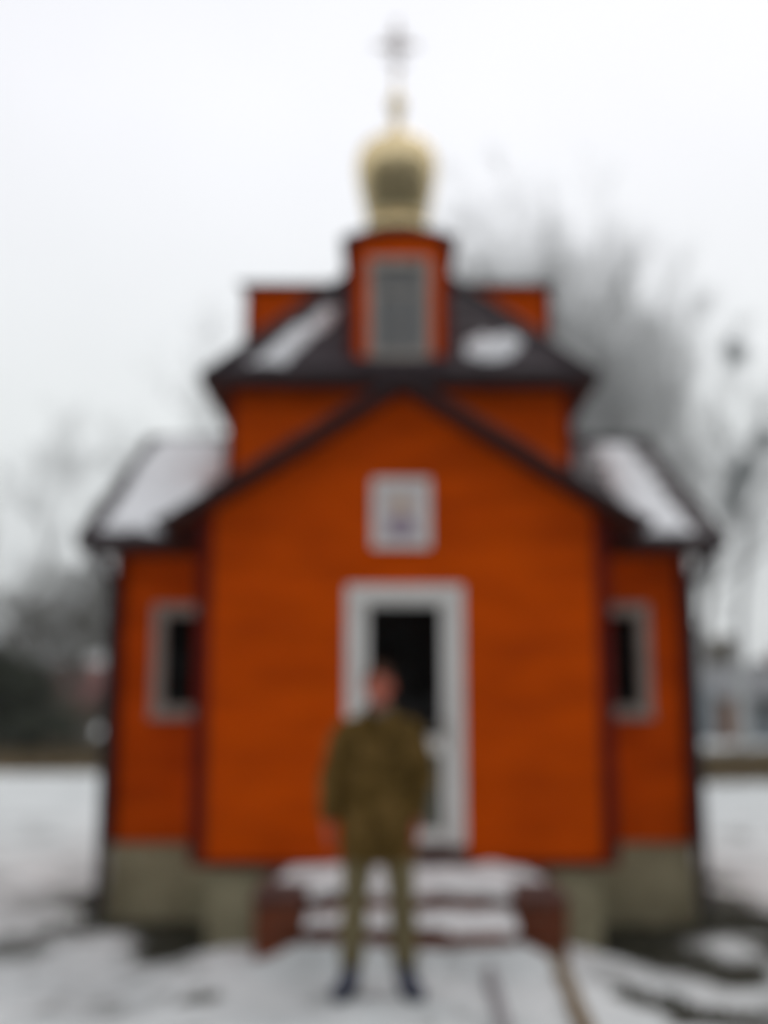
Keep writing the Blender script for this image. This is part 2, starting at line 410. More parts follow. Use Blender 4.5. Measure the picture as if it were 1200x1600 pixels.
def pieces(poly, openings, step, zstart):
    """horizontal courses of the outline with the openings cut out: (z0, z1, xa0, xb0, xa1, xb1, whole)"""
    zlo, zhi = min(p[1] for p in poly), max(p[1] for p in poly)
    cuts = set([zlo, zhi] + [p[1] for p in poly])
    for o in openings: cuts |= {o[2], o[3]}
    z = zstart
    while z < zhi:
        if z > zlo: cuts.add(z)
        z += step
    cuts = sorted(c for c in cuts if zlo <= c <= zhi)
    cl_ = [cuts[0]]
    for c in cuts[1:]:
        if c - cl_[-1] > 0.012: cl_.append(c)
    out = []
    for z0, z1 in zip(cl_, cl_[1:]):
        a, b_ = xrange_at(poly, z0 + 1e-5), xrange_at(poly, z1 - 1e-5)
        if not a or not b_: continue
        spans = [(a[0], a[1], b_[0], b_[1])]
        for (ox0, ox1, oz0, oz1) in openings:
            if z0 >= oz0 - 1e-6 and z1 <= oz1 + 1e-6:
                ns = []
                for (p, q, r_, s_) in spans:
                    if ox0 > p or ox0 > r_: ns.append((p, min(q, ox0), r_, min(s_, ox0)))
                    if ox1 < q or ox1 < s_: ns.append((max(p, ox1), q, max(r_, ox1), s_))
                spans = [t for t in ns if (t[1] - t[0]) + (t[3] - t[2]) > 0.02]
        out += [(z0, z1, *t) for t in spans]
    return out

def wall(name, poly, origin, ud, openings=(), thick=0.12, boards='parts', step=0.19, label=None):
    """a wall in the vertical plane through origin along ud; outside is to the right of ud reversed (normal = ud x Z)"""
    o = Vector(origin); u = Vector(ud).normalized(); nrm = u.cross(Vector((0, 0, 1))).normalized()
    P = lambda x, z, d: o + u * x + Vector((0, 0, z)) + nrm * d
    core = MB()
    pc = pieces(poly, openings, step, PT)
    for (z0, z1, a0, b0, a1, b1) in pc:
        core.quadprism([P(a0, z0, -thick), P(b0, z0, -thick), P(b1, z1, -thick), P(a1, z1, -thick)], [P(a0, z0, 0), P(b0, z0, 0), P(b1, z1, 0), P(a1, z1, 0)])
    w = core.build(name, M['orange'], church)
    if label: w['label'] = label
    g = 0.0025
    def board(mb, z0, z1, a0, b0, a1, b1):
        ti, to = 0.012, 0.021
        mb.quadprism([P(a0 + g, z0 + g, 0.001), P(b0 - g, z0 + g, 0.001), P(b1 - g, z1 - g, 0.001), P(a1 + g, z1 - g, 0.001)],
                     [P(a0 + g, z0 + g, to), P(b0 - g, z0 + g, to), P(b1 - g, z1 - g, ti), P(a1 + g, z1 - g, ti)])
    if boards == 'parts':
        for t in pc:
            mb = MB(); board(mb, *t); mb.build('board', M['orange'], w)
    else:
        mb = MB()
        for t in pc: board(mb, *t)
        bo = mb.build('cladding_boards', M['orange'], w); bo['kind'] = 'stuff'
    return w

# plinths
def plinth(x0, x1, y0, y1):
    me = MB(); me.box(x0, x1, y0, y1, -0.55, PT - 0.03); me.box(x0 - 0.02, x1 + 0.02, y0 - 0.02, y1 + 0.02, PT - 0.03, PT)
    return me.build('plinth', M['plinth'], church, bevel=0.008)
plinth(XC - HW + 0.01, XC + HW - 0.01, Y_MAIN + 0.03, Y_BACK - 0.03)
plinth(XC - HV + 0.09, XC + HV - 0.09, 0.03, Y_MAIN + 0.02)
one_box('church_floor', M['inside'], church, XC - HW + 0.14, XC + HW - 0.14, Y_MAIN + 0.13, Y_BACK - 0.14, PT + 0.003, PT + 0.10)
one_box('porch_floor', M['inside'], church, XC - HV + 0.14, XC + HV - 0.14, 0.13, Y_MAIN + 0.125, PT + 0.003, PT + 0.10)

# porch (front gable) : slope 0.618
GS = 0.618
GA = 3.915                                    # underside of the porch gable
porch_poly = [(-HV, PT), (HV, PT), (HV, GA - GS * HV), (0, GA), (-HV, GA - GS * HV)]
DX0, DX1, DZ0, DZ1 = -0.44, 0.44, 0.52, 2.42        # door opening, from the axis
dcx = 0.01
wall('front_wall', porch_poly, (XC, 0, 0), (1, 0, 0), [(DX0 + dcx, DX1 + dcx, PT, DZ1)])
side = [(0, PT), (Y_MAIN, PT), (Y_MAIN, GA - GS * HV), (0, GA - GS * HV)]
sl = [(-Y_MAIN, PT), (0, PT), (0, GA - GS * HV), (-Y_MAIN, GA - GS * HV)]
wall('porch_side_wall', [(x + 0.001 if x == -Y_MAIN else x - 0.002, z) for x, z in sl], (XC - HV, 0, 0), (0, -1, 0), boards='joined')
wall('porch_side_wall', [(x + 0.002 if x == 0 else x, z) for x, z in side], (XC + HV, 0, 0), (0, 1, 0), boards='joined')
# main body
WX0, WX1, WZ0, WZ1 = 1.54, 2.02, 1.49, 2.29
main_poly = [(-HW, PT), (HW, PT), (HW, EZ), (-HW, EZ)]
wall('wing_wall', main_poly, (XC, Y_MAIN, 0), (1, 0, 0), [(-WX1, -WX0, WZ0, WZ1), (WX0, WX1, WZ0, WZ1), (-1.15, 1.15, PT, 2.6)])
wall('back_wall', main_poly, (XC, Y_BACK, 0), (-1, 0, 0), boards='joined')
half = (Y_BACK - Y_MAIN) / 2; MS = 0.57
end_poly = [(-half, PT), (half, PT), (half, EZ), (0, EZ + MS * (half - 0.02)), (-half, EZ)]
wall('end_wall', end_poly, (XC - HW, Y_RIDGE, 0), (0, -1, 0), [(-0.45, 0.45, 1.38, 2.36)], boards='joined')
wall('end_wall', end_poly, (XC + HW, Y_RIDGE, 0), (0, 1, 0), [(-0.45, 0.45, 1.38, 2.36)], boards='joined')
# upper tier
TZ0, TZ1 = 2.95, 4.52
tier_poly = [(-HT, TZ0), (HT, TZ0), (HT, TZ1), (-HT, TZ1)]
YT0, YT1 = Y_RIDGE - HT, Y_RIDGE + HT
wall('tier_wall', tier_poly, (XC, YT0, 0), (1, 0, 0))
wall('tier_wall', tier_poly, (XC, YT1, 0), (-1, 0, 0), boards='joined')
wall('tier_wall', tier_poly, (XC - HT, Y_RIDGE, 0), (0, -1, 0), boards='joined')
wall('tier_wall', tier_poly, (XC + HT, Y_RIDGE, 0), (0, 1, 0), boards='joined')

# corner trims
for s in (-1, 1):
    x = XC + s * HV
    one_box('corner_trim', M['trim'], church, x - 0.055 - 0.02 * s, x + 0.055 - 0.02 * s, -0.034, 0.10, PT + 0.004, GA - GS * HV + 0.0)
    x = XC + s * HW
    one_box('corner_trim', M['trim'], church, x - 0.05 - 0.02 * s, x + 0.05 - 0.02 * s, Y_MAIN - 0.034, Y_MAIN + 0.09, PT + 0.004, EZ - 0.03)
    x = XC + s * HT
    one_box('corner_trim', M['trim'], church, x - 0.035 - 0.01 * s, x + 0.035 - 0.01 * s, YT0 - 0.032, YT0 + 0.06, TZ0, TZ1 - 0.05)
one_box('base_flashing', M['trim'], church, XC - HV - 0.02, XC + HV + 0.02, -0.05, -0.002, PT - 0.026, PT + 0.012)

# ---- roofs
def roof_slope(name, A, B, Cc, D, nu=120, nv=24, thick=0.05, wave=0.010, parent=None):
    """A,B eave corners; D,Cc upper corners. metal sheet pressed into tiles"""
    A, B, Cc, D = map(Vector, (A, B, Cc, D))
    u = (B - A).normalized(); nrm = (B - A).cross(D - A).normalized(); up = nrm.cross(u).normalized()
    mb = MB(); top = []
    for j in range(nv + 1):
        t = j / nv; p0, p1 = A.lerp(D, t), B.lerp(Cc, t)
        for i in range(nu + 1):
            p = p0.lerp(p1, i / nu)
            a = (p - A).dot(u); c = (p - A).dot(up)
            h = wave * (0.5 + 0.5 * math.sin(2 * math.pi * a / 0.19)) + 0.016 * (1 - (c / 0.33) % 1.0)
            mb.v.append(tuple(p + nrm * h))
    Wn = nu + 1
    for j in range(nv):
        for i in range(nu):
            a = j * Wn + i; mb.f.append((a, a + 1, a + Wn + 1, a + Wn))
    k = len(mb.v)
    # lower face and rim
    for q in (A, B, Cc, D): mb.v.append(tuple(q - nrm * thick))
    mb.f.append((k + 3, k + 2, k + 1, k))
    mb.f.append(tuple([k, k + 1] + [nu - i for i in range(nu + 1)]))
    mb.f.append(tuple([k + 2, k + 3] + [nv * Wn + i for i in range(nu + 1)]))
    mb.f.append(tuple([k + 3, k] + [j * Wn for j in range(nv + 1)]))
    mb.f.append(tuple([k + 1, k + 2] + [(nv - j) * Wn + nu for j in range(nv + 1)]))
    return mb.build(name, M['roof'], parent or church)

# main gable roof, ridge left-right
EX = 0.255
xl, xr = XC - HW - EX, XC + HW + EX
ye0, ye1 = Y_MAIN - 0.32, Y_BACK + 0.32
zr = EZ + MS * (Y_RIDGE - ye0)
main_front = roof_slope('roof', (xl, ye0, EZ), (xr, ye0, EZ), (xr, Y_RIDGE, zr), (xl, Y_RIDGE, zr), 260, 36)
roof_slope('roof', (xr, ye1, EZ), (xl, ye1, EZ), (xl, Y_RIDGE, zr), (xr, Y_RIDGE, zr), 260, 36)
for x in (xl, xr):
    for ya in (ye0, ye1):
        mb = MB(); mb.beam((x, ya, EZ - 0.03), (x, Y_RIDGE, zr - 0.03), 0.045, 0.15); mb.build('verge_board', M['fascia'], church, bevel=0.006)
mb = MB(); mb.beam((xl - 0.01, Y_RIDGE, zr + 0.02), (xr + 0.01, Y_RIDGE, zr + 0.02), 0.16, 0.05); mb.build('ridge_cap', M['fascia'], church, bevel=0.015)
def gutter(p, q):
    mb = MB(); p, q = Vector(p), Vector(q)
    mb.tube([p, q], [0.055, 0.055], 12); return mb.build('gutter', M['fascia'], church, True)
gutter((xl, ye0 - 0.05, EZ - 0.03), (XC - HV - 0.24, ye0 - 0.05, EZ - 0.03))
gutter((XC + HV + 0.24, ye0 - 0.05, EZ - 0.03), (xr, ye0 - 0.05, EZ - 0.03))
gutter((xl, ye1 + 0.05, EZ - 0.03), (xr, ye1 + 0.05, EZ - 0.03))
for s in (-1, 1):
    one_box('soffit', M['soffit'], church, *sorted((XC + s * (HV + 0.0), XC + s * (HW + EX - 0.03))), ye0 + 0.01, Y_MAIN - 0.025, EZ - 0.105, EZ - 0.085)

# porch roof
OV = 0.24; yf = -0.30
gz = GA + 0.05
for s in (-1, 1):
    e = (XC + s * (HV + OV), gz - GS * (HV + OV))
    if s < 0: q = ((e[0], 1.72, e[1]), (e[0], yf, e[1]), (XC, yf, gz), (XC, 1.72, gz))
    else: q = ((e[0], yf, e[1]), (e[0], 1.72, e[1]), (XC, 1.72, gz), (XC, yf, gz))
    roof_slope('porch_roof', *q, 70, 36)
    mb = MB(); mb.beam((e[0] + 0.0 * s, yf - 0.015, e[1] - 0.012), (XC + s * 0.01, yf - 0.015, gz - 0.012), 0.04, 0.062); mb.build('verge_board', M['fascia'], church, bevel=0.006)
    # soffit boards under the rake
    mb = MB()
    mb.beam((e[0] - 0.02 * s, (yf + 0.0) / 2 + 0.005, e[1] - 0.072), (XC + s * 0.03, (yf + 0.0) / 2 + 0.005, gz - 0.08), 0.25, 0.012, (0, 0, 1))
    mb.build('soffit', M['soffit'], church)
    gutter((e[0] + 0.03 * s, yf + 0.02, e[1] - 0.02), (e[0] + 0.04 * s, 0.72, e[1] - 0.02))
mb = MB(); mb.beam((XC, yf - 0.02, gz + 0.025), (XC, YT0 - 0.03, gz + 0.025), 0.15, 0.05); mb.build('ridge_cap', M['fascia'], church, bevel=0.015)

# pyramid roof of the tier
PE, PS = 1.82, 1.15
NR = 0.40
zt = TZ1 - 0.03; zn = zt + PS * (PE - NR)
cor = lambda h, z: [(XC - h, Y_RIDGE - h, z), (XC + h, Y_RIDGE - h, z), (XC + h, Y_RIDGE + h, z), (XC - h, Y_RIDGE + h, z)]
lo, hi = cor(PE, zt), cor(NR, zn)
for k in range(4):
    j = (k + 1) % 4
    roof_slope('tier_roof', lo[k], lo[j], hi[j], hi[k], 130, 40, 0.03)
    mb = MB(); mb.beam(lo[k], lo[j], 0.04, 0.13); mb.build('eave_board', M['fascia'], church, bevel=0.006)
    mb = MB(); mb.beam(Vector(lo[k]) + Vector((0, 0, 0.03)), Vector(hi[k]) + Vector((0, 0, 0.03)), 0.10, 0.035); mb.build('hip_cap', M['fascia'], church, bevel=0.01)
mb = MB(); h0 = PE - 0.03
mb.box(XC - h0, XC + h0, Y_RIDGE - h0, Y_RIDGE + h0, zt - 0.072, zt - 0.058); mb.build('soffit', M['soffit'], church)

# dormers standing on the four tier walls
DHW, DZT = 0.46, 5.87
def dormer(ang, label):
    """built facing -Y at the tier wall, turned round the axis"""
    rot = Matrix.Rotation(ang, 4, 'Z'); ctr = Vector((XC, Y_RIDGE, 0))
    def T(mb):
        mb.v = [tuple(rot @ Vector((v[0], v[1], v[2])) + ctr) for v in mb.v]; return mb
    yf_, yb = -HT - 0.018, -0.40
    seg = 14; arch_r = 0.10
    zb = TZ1 - 0.06
    wx, wz0, wz1 = 0.225, 4.78, 5.66
    arch = lambda x, ext=0.0: DZT + arch_r * (1 - (x / (DHW + ext)) ** 2)
    # front face as strips round the window, walls
    mb = MB()
    xs = [-DHW, -wx, wx, DHW]
    yfb = yf_ + 0.10
    def strip(x0, x1, z0, z1a, z1b): mb.quadprism([(x0, yfb, z0), (x1, yfb, z0), (x1, yfb, z1b), (x0, yfb, z1a)], [(x0, yf_, z0), (x1, yf_, z0), (x1, yf_, z1b), (x0, yf_, z1a)])
    strip(-DHW, -wx, zb, DZT, DZT); strip(wx, DHW, zb, DZT, DZT); strip(-wx, wx, zb, wz0, wz0); strip(-wx, wx, wz1, DZT, DZT)
    for i in range(seg):
        a = -DHW + 2 * DHW * i / seg; b_ = -DHW + 2 * DHW * (i + 1) / seg
        strip(a, b_, DZT, max(arch(a), DZT + 0.002), max(arch(b_), DZT + 0.002))
    for s in (-1, 1):
        x0, x1 = sorted((s * DHW, s * (DHW - 0.08)))
        mb.box(x0, x1, yfb + 0.001, yb, zb, DZT - 0.001)
    d = T(mb).build('dormer', M['orange'], church); d['label'] = label
    # cladding of the cheeks and front, joined narrow boards
    mb = MB(); z = zb + 0.1
    while z < DZT - 0.1:
        z1 = min(z + 0.15, DZT)
        for s in (-1, 1):
            x0, x1 = sorted((s * (DHW + 0.001), s * (DHW + 0.013)))
            mb.box(x0, x1, yf_ + 0.002, yb, z + 0.003, z1 - 0.003)
        z = z1
    o = T(mb).build('cladding_boards', M['orange'], d); o['kind'] = 'stuff'
    # roof: barrel sheet with an overhang
    mb = MB(); ex = 0.095; y0 = yf_ - 0.09
    P_ = []
    for i in range(seg + 1):
        x = (DHW + ex) * (-1 + 2 * i / seg); zz = DZT - 0.005 + (arch_r + 0.03) * (1 - (x / (DHW + ex)) ** 2)
        P_.append((x, zz))
    for (a, b_) in zip(P_, P_[1:]):
        mb.quadprism([(a[0], y0, a[1]), (b_[0], y0, b_[1]), (b_[0], y0, b_[1] + 0.035), (a[0], y0, a[1] + 0.035)],
                     [(a[0], yb, a[1]), (b_[0], yb, b_[1]), (b_[0], yb, b_[1] + 0.035), (a[0], yb, a[1] + 0.035)])
    T(mb).build('dormer_roof', M['roof'], d)
    # dark edge trims
    for s in (-1, 1):
        mb = MB(); x0, x1 = sorted((s * (DHW + 0.02), s * (DHW - 0.055)))
        mb.box(x0, x1, yf_ - 0.014, yf_ + 0.05, zb + 0.05, DZT - 0.002)
        T(mb).build('corner_trim', M['trim'], d)
    # window: frame, panes, mullions
    mb = MB(); f = 0.065; yo = yf_ - 0.02
    mb.box(-wx - f, -wx + 0.02, yo, yf_ + 0.06, wz0 - f, wz1 + f); mb.box(wx - 0.02, wx + f, yo, yf_ + 0.06, wz0 - f, wz1 + f)
    mb.box(-wx + 0.02, wx - 0.02, yo, yf_ + 0.06, wz0 - f, wz0 + 0.02); mb.box(-wx + 0.02, wx - 0.02, yo, yf_ + 0.06, wz1 - 0.02, wz1 + f)
    T(mb).build('window_frame', M['greywhite'], d, bevel=0.004)
    mb = MB(); mb.box(-0.018, 0.018, yf_ + 0.004, yf_ + 0.05, wz0 + 0.02, wz1 - 0.02); T(mb).build('mullion', M['greywhite'], d)
    mb = MB(); zz = wz0 + 0.60; mb.box(-wx + 0.02, wx - 0.02, yf_ + 0.008, yf_ + 0.046, zz - 0.015, zz + 0.015); T(mb).build('transom', M['greywhite'], d)
    for s in (-1, 1):
        mb = MB(); x0, x1 = sorted((s * 0.018, s * (wx - 0.02))); mb.box(x0, x1, yf_ + 0.03, yf_ + 0.036, wz0 + 0.02, wz1 - 0.02)
        T(mb).build('pane', M['frost'], d)
    return d
dormer(0, 'front dormer with a tall window')
dormer(R(-90), 'left dormer seen from its cheek'); dormer(R(90), 'right dormer seen from its cheek'); dormer(R(180), 'rear dormer')

# neck, dome, finial
mb = MB(); mb.lathe([(0.42, zn - 0.06), (0.42, zn + 0.06), (0.365, zn + 0.10), (0.355, 6.62), (0.375, 6.65), (0.375, 6.71), (0.335, 6.74)], (XC, Y_RIDGE, 0), 40)
mb.build('dome_neck', M['gold'], church, True)
prof = [(0.325, 6.742), (0.340, 6.84), (0.362, 6.96), (0.392, 7.10), (0.422, 7.25), (0.444, 7.39), (0.450, 7.50), (0.438, 7.60), (0.402, 7.68), (0.34, 7.74), (0.25, 7.785), (0.165, 7.83), (0.10, 7.89), (0.065, 7.96), (0.048, 8.05), (0.038, 8.15)]
dome = MB(); dome.lathe(prof, (XC, Y_RIDGE, 0), 48); dome = dome.build('onion_dome', M['gold'], church, True)
sb = dome.modifiers.new('s', 'SUBSURF'); sb.levels = 1; sb.render_levels = 1
mb = MB()
for k in range(16):
    a = 2 * math.pi * k / 16
    pts = [(XC + (r + 0.001) * math.cos(a), Y_RIDGE + (r + 0.001) * math.sin(a), z) for r, z in prof]
    mb.tube(pts, [0.008] * len(pts), 5)
o = mb.build('seam', M['gold'], dome, True); o['kind'] = 'stuff'
mb = MB(); mb.ellipsoid((XC, Y_RIDGE, 8.25), (0.11, 0.11, 0.12), 24, 14); mb.build('finial_ball', M['gold'], church, True)
# cross
cr = MB()
yb0, yb1 = Y_RIDGE - 0.018, Y_RIDGE + 0.018
mb = MB(); mb.tube([(XC, Y_RIDGE, 8.36), (XC, Y_RIDGE, 8.62)], [0.026, 0.02], 10); mb.build('cross_stem', M['gold'], church, True)
xc_ = XC - 0.02
cr.box(XC - 0.026, XC + 0.026, yb0, yb1, 8.61, 9.26); cr.box(XC - 0.20, XC - 0.026, yb0, yb1, 8.955, 9.007); cr.box(XC + 0.026, XC + 0.20, yb0, yb1, 8.955, 9.007)
cr.box(XC - 0.10, XC - 0.026, yb0, yb1, 9.10, 9.14); cr.box(XC + 0.026, XC + 0.10, yb0, yb1, 9.10, 9.14)
cr.beam((XC - 0.10, Y_RIDGE, 8.79), (XC + 0.10, Y_RIDGE, 8.73), 0.034, 0.04)
for (x, z) in ((-0.215, 8.981), (0.215, 8.981), (0, 9.275)):
    cr.ellipsoid((XC + x, Y_RIDGE, z), (0.036, 0.024, 0.036), 12, 8)
for a in (45, 135, 225, 315):
    cr.beam((XC + 0.03 * math.cos(R(a)), Y_RIDGE, 8.981 + 0.03 * math.sin(R(a))), (XC + 0.15 * math.cos(R(a)), Y_RIDGE, 8.981 + 0.15 * math.sin(R(a))), 0.02, 0.022, (0, 1, 0))
M['crossmetal'] = mat('cross_metal', (0.40, 0.36, 0.34), (0.48, 0.43, 0.40), 0.4, 8, metal=0.8)
cr.build('cross', M['crossmetal'], church, bevel=0.004)

# ---- windows of the wings
def window(x0, x1, z0, z1, y, label=None):
    mb = MB(); f = 0.075; p = 0.035
    mb.box(x0 - f, x0 + 0.02, y - p, y + 0.08, z0 - f, z1 + f); mb.box(x1 - 0.02, x1 + f, y - p, y + 0.08, z0 - f, z1 + f)
    mb.box(x0 + 0.02, x1 - 0.02, y - p, y + 0.08, z1 - 0.02, z1 + f); mb.box(x0 + 0.02, x1 - 0.02, y - p, y + 0.08, z0 - f, z0 + 0.02)
    w = mb.build('window', M['greywhite'], church, bevel=0.005)
    mb = MB(); mb.box(x0 - f - 0.008, x1 + f + 0.008, y - p - 0.05, y - p - 0.001, z0 - f - 0.005, z0 - f + 0.03); mb.build('sill', M['greywhite'], w, bevel=0.006)
    xm = (x0 + x1) / 2
    for a, b_ in ((x0 + 0.02, x1 - 0.02),):
        mb = MB(); mb.box(a, b_, y + 0.03, y + 0.036, z0 + 0.02, z1 - 0.02); mb.build('pane', M['glass'], w)
    return w
window(XC - WX1, XC - WX0, WZ0, WZ1, Y_MAIN - 0.02)
window(XC + WX0, XC + WX1, WZ0, WZ1, Y_MAIN - 0.02)
for s in (-1, 1):     # end windows, turned
    x = XC + s * HW
    mb = MB()
    for (a, b_, c_, d_) in ((-0.52, -0.43, 1.31, 2.43), (0.43, 0.52, 1.31, 2.43), (-0.43, 0.43, 1.31, 1.40), (-0.43, 0.43, 2.34, 2.43)):
        mb.box(*sorted((x - s * 0.08, x + s * 0.045)), Y_RIDGE + a, Y_RIDGE + b_, c_, d_)
    w = mb.build('window', M['greywhite'], church)
    mb = MB(); mb.box(*sorted((x - s * 0.03, x - s * 0.036)), Y_RIDGE - 0.43, Y_RIDGE + 0.43, 1.40, 2.34); mb.build('pane', M['glass'], w)

# ---- door
dx0, dx1 = XC + DX0 + dcx, XC + DX1 + dcx
mb = MB(); fw = 0.10
mb.box(dx0 + 0.003, dx0 + fw, -0.05, 0.09, DZ0, DZ1 - 0.003); mb.box(dx1 - fw, dx1 - 0.003, -0.05, 0.09, DZ0, DZ1 - 0.003)
mb.box(dx0 + fw, dx1 - fw, -0.05, 0.09, DZ1 - fw - 0.02, DZ1 - 0.003)
door = mb.build('door', M['white'], church, bevel=0.006)
lx0, lx1, lz0, lz1 = dx0 + fw + 0.006, dx1 - fw - 0.006, DZ0 + 0.012, DZ1 - fw - 0.026
mb = MB(); st = 0.06
mb.box(lx0, lx0 + st, -0.012, 0.05, lz0, lz1); mb.box(lx1 - st, lx1, -0.012, 0.05, lz0, lz1)
zm = 1.24
mb.box(lx0 + st, lx1 - st, -0.012, 0.05, lz0, lz0 + 0.10); mb.box(lx0 + st, lx1 - st, -0.012, 0.05, lz1 - 0.03, lz1); mb.box(lx0 + st, lx1 - st, -0.012, 0.05, zm - 0.06, zm + 0.06)
mb.build('door_leaf', M['white'], door, bevel=0.005)
one_box('pane', M['glass'], door, lx0 + st, lx1 - st, 0.016, 0.022, zm + 0.06, lz1 - 0.03)
one_box('door_panel', M['darkpanel'], door, lx0 + st, lx1 - st, 0.012, 0.03, lz0 + 0.10, zm - 0.06)
mb = MB(); mb.box(lx1 - 0.05, lx1 - 0.02, -0.020, -0.013, 1.20, 1.42); mb.tube([(lx1 - 0.035, -0.02, 1.36), (lx1 - 0.035, -0.065, 1.36), (lx1 - 0.15, -0.065, 1.355)], [0.009] * 3, 8)
mb.build('handle', M['greywhite'], door)
one_box('threshold', M['tread'], church, dx0 - 0.01, dx1 + 0.01, -0.06, 0.10, PT + 0.0, DZ0 - 0.002)

# ---- downpipes at the outer corners
for s in (-1, 1):
    x = XC + s * (HW + 0.015); mb = MB()
    mb.tube([(XC + s * (HW + 0.12), ye0 - 0.05, EZ - 0.06), (XC + s * (HW + 0.11), ye0 - 0.03, EZ - 0.14), (x, Y_MAIN - 0.09, EZ - 0.36), (x, Y_MAIN - 0.09, 0.02), (x + s * 0.0, Y_MAIN - 0.19, -0.09)], [0.048] * 5, 12)
    d = mb.build('downpipe', M['fascia'], church, True)
    for z in (0.7, 1.5, 2.3):
        mb = MB(); mb.lathe([(0.056, -0.014), (0.056, 0.014)], (x, Y_MAIN - 0.09, z), 12); mb.build('pipe_bracket', M['fascia'], d)

# ------------------------------------------------------------------ icon above the door
icon = empty('wall_icon', (XC, -0.03, 2.9), 'pale religious icon in a white frame on the gable above the door', 'icon')
ix0, ix1, iz0, iz1 = XC - 0.235, XC + 0.205, 2.70, 3.23
mb = MB(); f = 0.06
mb.box(ix0, ix0 + f, -0.075, -0.024, iz0, iz1); mb.box(ix1 - f, ix1, -0.075, -0.024, iz0, iz1)
mb.box(ix0 + f, ix1 - f, -0.075, -0.024, iz0, iz0 + f); mb.box(ix0 + f, ix1 - f, -0.075, -0.024, iz1 - f, iz1)
mb.build('frame', M['white'], icon, bevel=0.006)
pan = one_box('picture', M['icon_bg'], icon, ix0 + f, ix1 - f, -0.045, -0.03, iz0 + f, iz1 - f)
xm = (ix0 + ix1) / 2
def disc(c, rx, rz, y, n=28): 
    return [(c[0] + rx * math.cos(2 * math.pi * k / n), y, c[1] + rz * math.sin(2 * math.pi * k / n)) for k in range(n)]
def flat(name, loop, m, y0):
    mb = MB(); mb.quadprism([(p[0], y0, p[2]) for p in loop], [(p[0], y0 - 0.003, p[2]) for p in loop]); return mb.build(name, m, pan)
flat('halo', disc((xm, 3.02), 0.075, 0.075, 0), M['icon_halo'], -0.0452)
flat('robe', [(xm - 0.12, 0, iz0 + f + 0.004), (xm + 0.12, 0, iz0 + f + 0.004), (xm + 0.115, 0, 2.84), (xm + 0.07, 0, 2.93), (xm + 0.03, 0, 2.97), (xm - 0.03, 0, 2.97), (xm - 0.07, 0, 2.93), (xm - 0.115, 0, 2.84)], M['icon_robe'], -0.0484)
flat('face', disc((xm, 3.01), 0.034, 0.046, 0), M['icon_face'], -0.0518)

# ------------------------------------------------------------------ steps of brick, with snow
steps = empty('brick_steps', (XC, -0.5, -0.05), 'low flight of brown brick steps with side walls in front of the door', 'steps')
SC = 0.163
SX0, SX1 = SC - 0.655, SC + 0.655
PLZ, ST2 = 0.355, 0.215
YL, YS = -0.95, -1.33
one_box('landing', M['tread'], steps, SX0 + 0.02, SX1 - 0.02, YL, -0.055, -0.4, PLZ)
one_box('step', M['tread'], steps, SX0 + 0.02, SX1 - 0.02, YS, YL - 0.001, -0.4, ST2)
BW, BH, BD = 0.245, 0.068, 0.12
bmesh_cache = {}
def brick(parent, x, y, z, w, d, h=BH):
    key = (round(w, 3), round(d, 3), round(h, 3))
    if key not in bmesh_cache:
        mb = MB(); mb.box(-w / 2, w / 2, -d / 2, d / 2, -h / 2, h / 2); bmesh_cache[key] = mb.mesh('brick', M['brick'])
    o = bpy.data.objects.new('brick', bmesh_cache[key]); link(o, parent); o.matrix_parent_inverse = pinv(parent)
    o.location = (x + rnd.uniform(-.003, .003), y + rnd.uniform(-.004, .004), z); o.rotation_euler = (0, 0, rnd.uniform(-.01, .01))
    return o
rnd = random.Random(4)
# riser facings
def riser(x0, x1, y, z0, z1):
    core = one_box('riser', M['mortar'], steps, x0, x1, y - 0.012, y - 0.001, z0, z1)
    z = z0; row = 0
    while z < z1 - 0.03:
        h = min(BH, z1 - z - 0.004); x = x0 - (0.13 if row % 2 else 0)
        while x < x1 - 0.02:
            a, b_ = max(x, x0), min(x + BW, x1)
            if b_ - a > 0.04: brick(core, (a + b_) / 2, y - 0.024, z + h / 2 + 0.003, b_ - a - 0.01, 0.032, h - 0.004)
            x += BW
        z += BH + 0.008; row += 1
riser(SX0 + 0.02, SX1 - 0.02, YL, ST2 + 0.002, PLZ - 0.008)
riser(SX0 + 0.02, SX1 - 0.02, YS, -0.02, ST2 - 0.008)
# cheek walls
for s in (-1, 1):
    ca, cb = sorted((SC + s * 0.66, SC + s * 0.965))
    top = 0.345
    ya, yb_ = -1.22, -0.07
    core = one_box('cheek_wall', M['mortar'], steps, ca + 0.012, cb - 0.012, ya + 0.012, yb_, -0.4, top - 0.01)
    z = -0.2; row = 0
    while z < top - 0.03:
        h = BH
        # front bricks
        if row % 2: cuts = [ca, ca + 0.2, cb]
        else: cuts = [ca, ca + 0.12, cb]
        for a, b_ in zip(cuts, cuts[1:]): brick(core, (a + b_) / 2, ya + 0.055, z + h / 2, b_ - a - 0.01, 0.11)
        # flank bricks, both sides
        for xs in (ca, cb):
            y = ya + 0.125 - (0.12 if row % 2 else 0)
            while y < yb_:
                a, b_ = max(y, ya + 0.12), min(y + BW, yb_)
                if b_ - a > 0.05: brick(core, xs + (0.05 if xs == ca else -0.05), (a + b_) / 2, z + h / 2, 0.10, b_ - a - 0.01)
                y += BW
        z += BH + 0.009; row += 1
    one_box('coping_slab', M['tread'], steps, ca - 0.012, cb + 0.012, ya - 0.012, yb_, z - 0.004, z + 0.035, bevel=0.006)

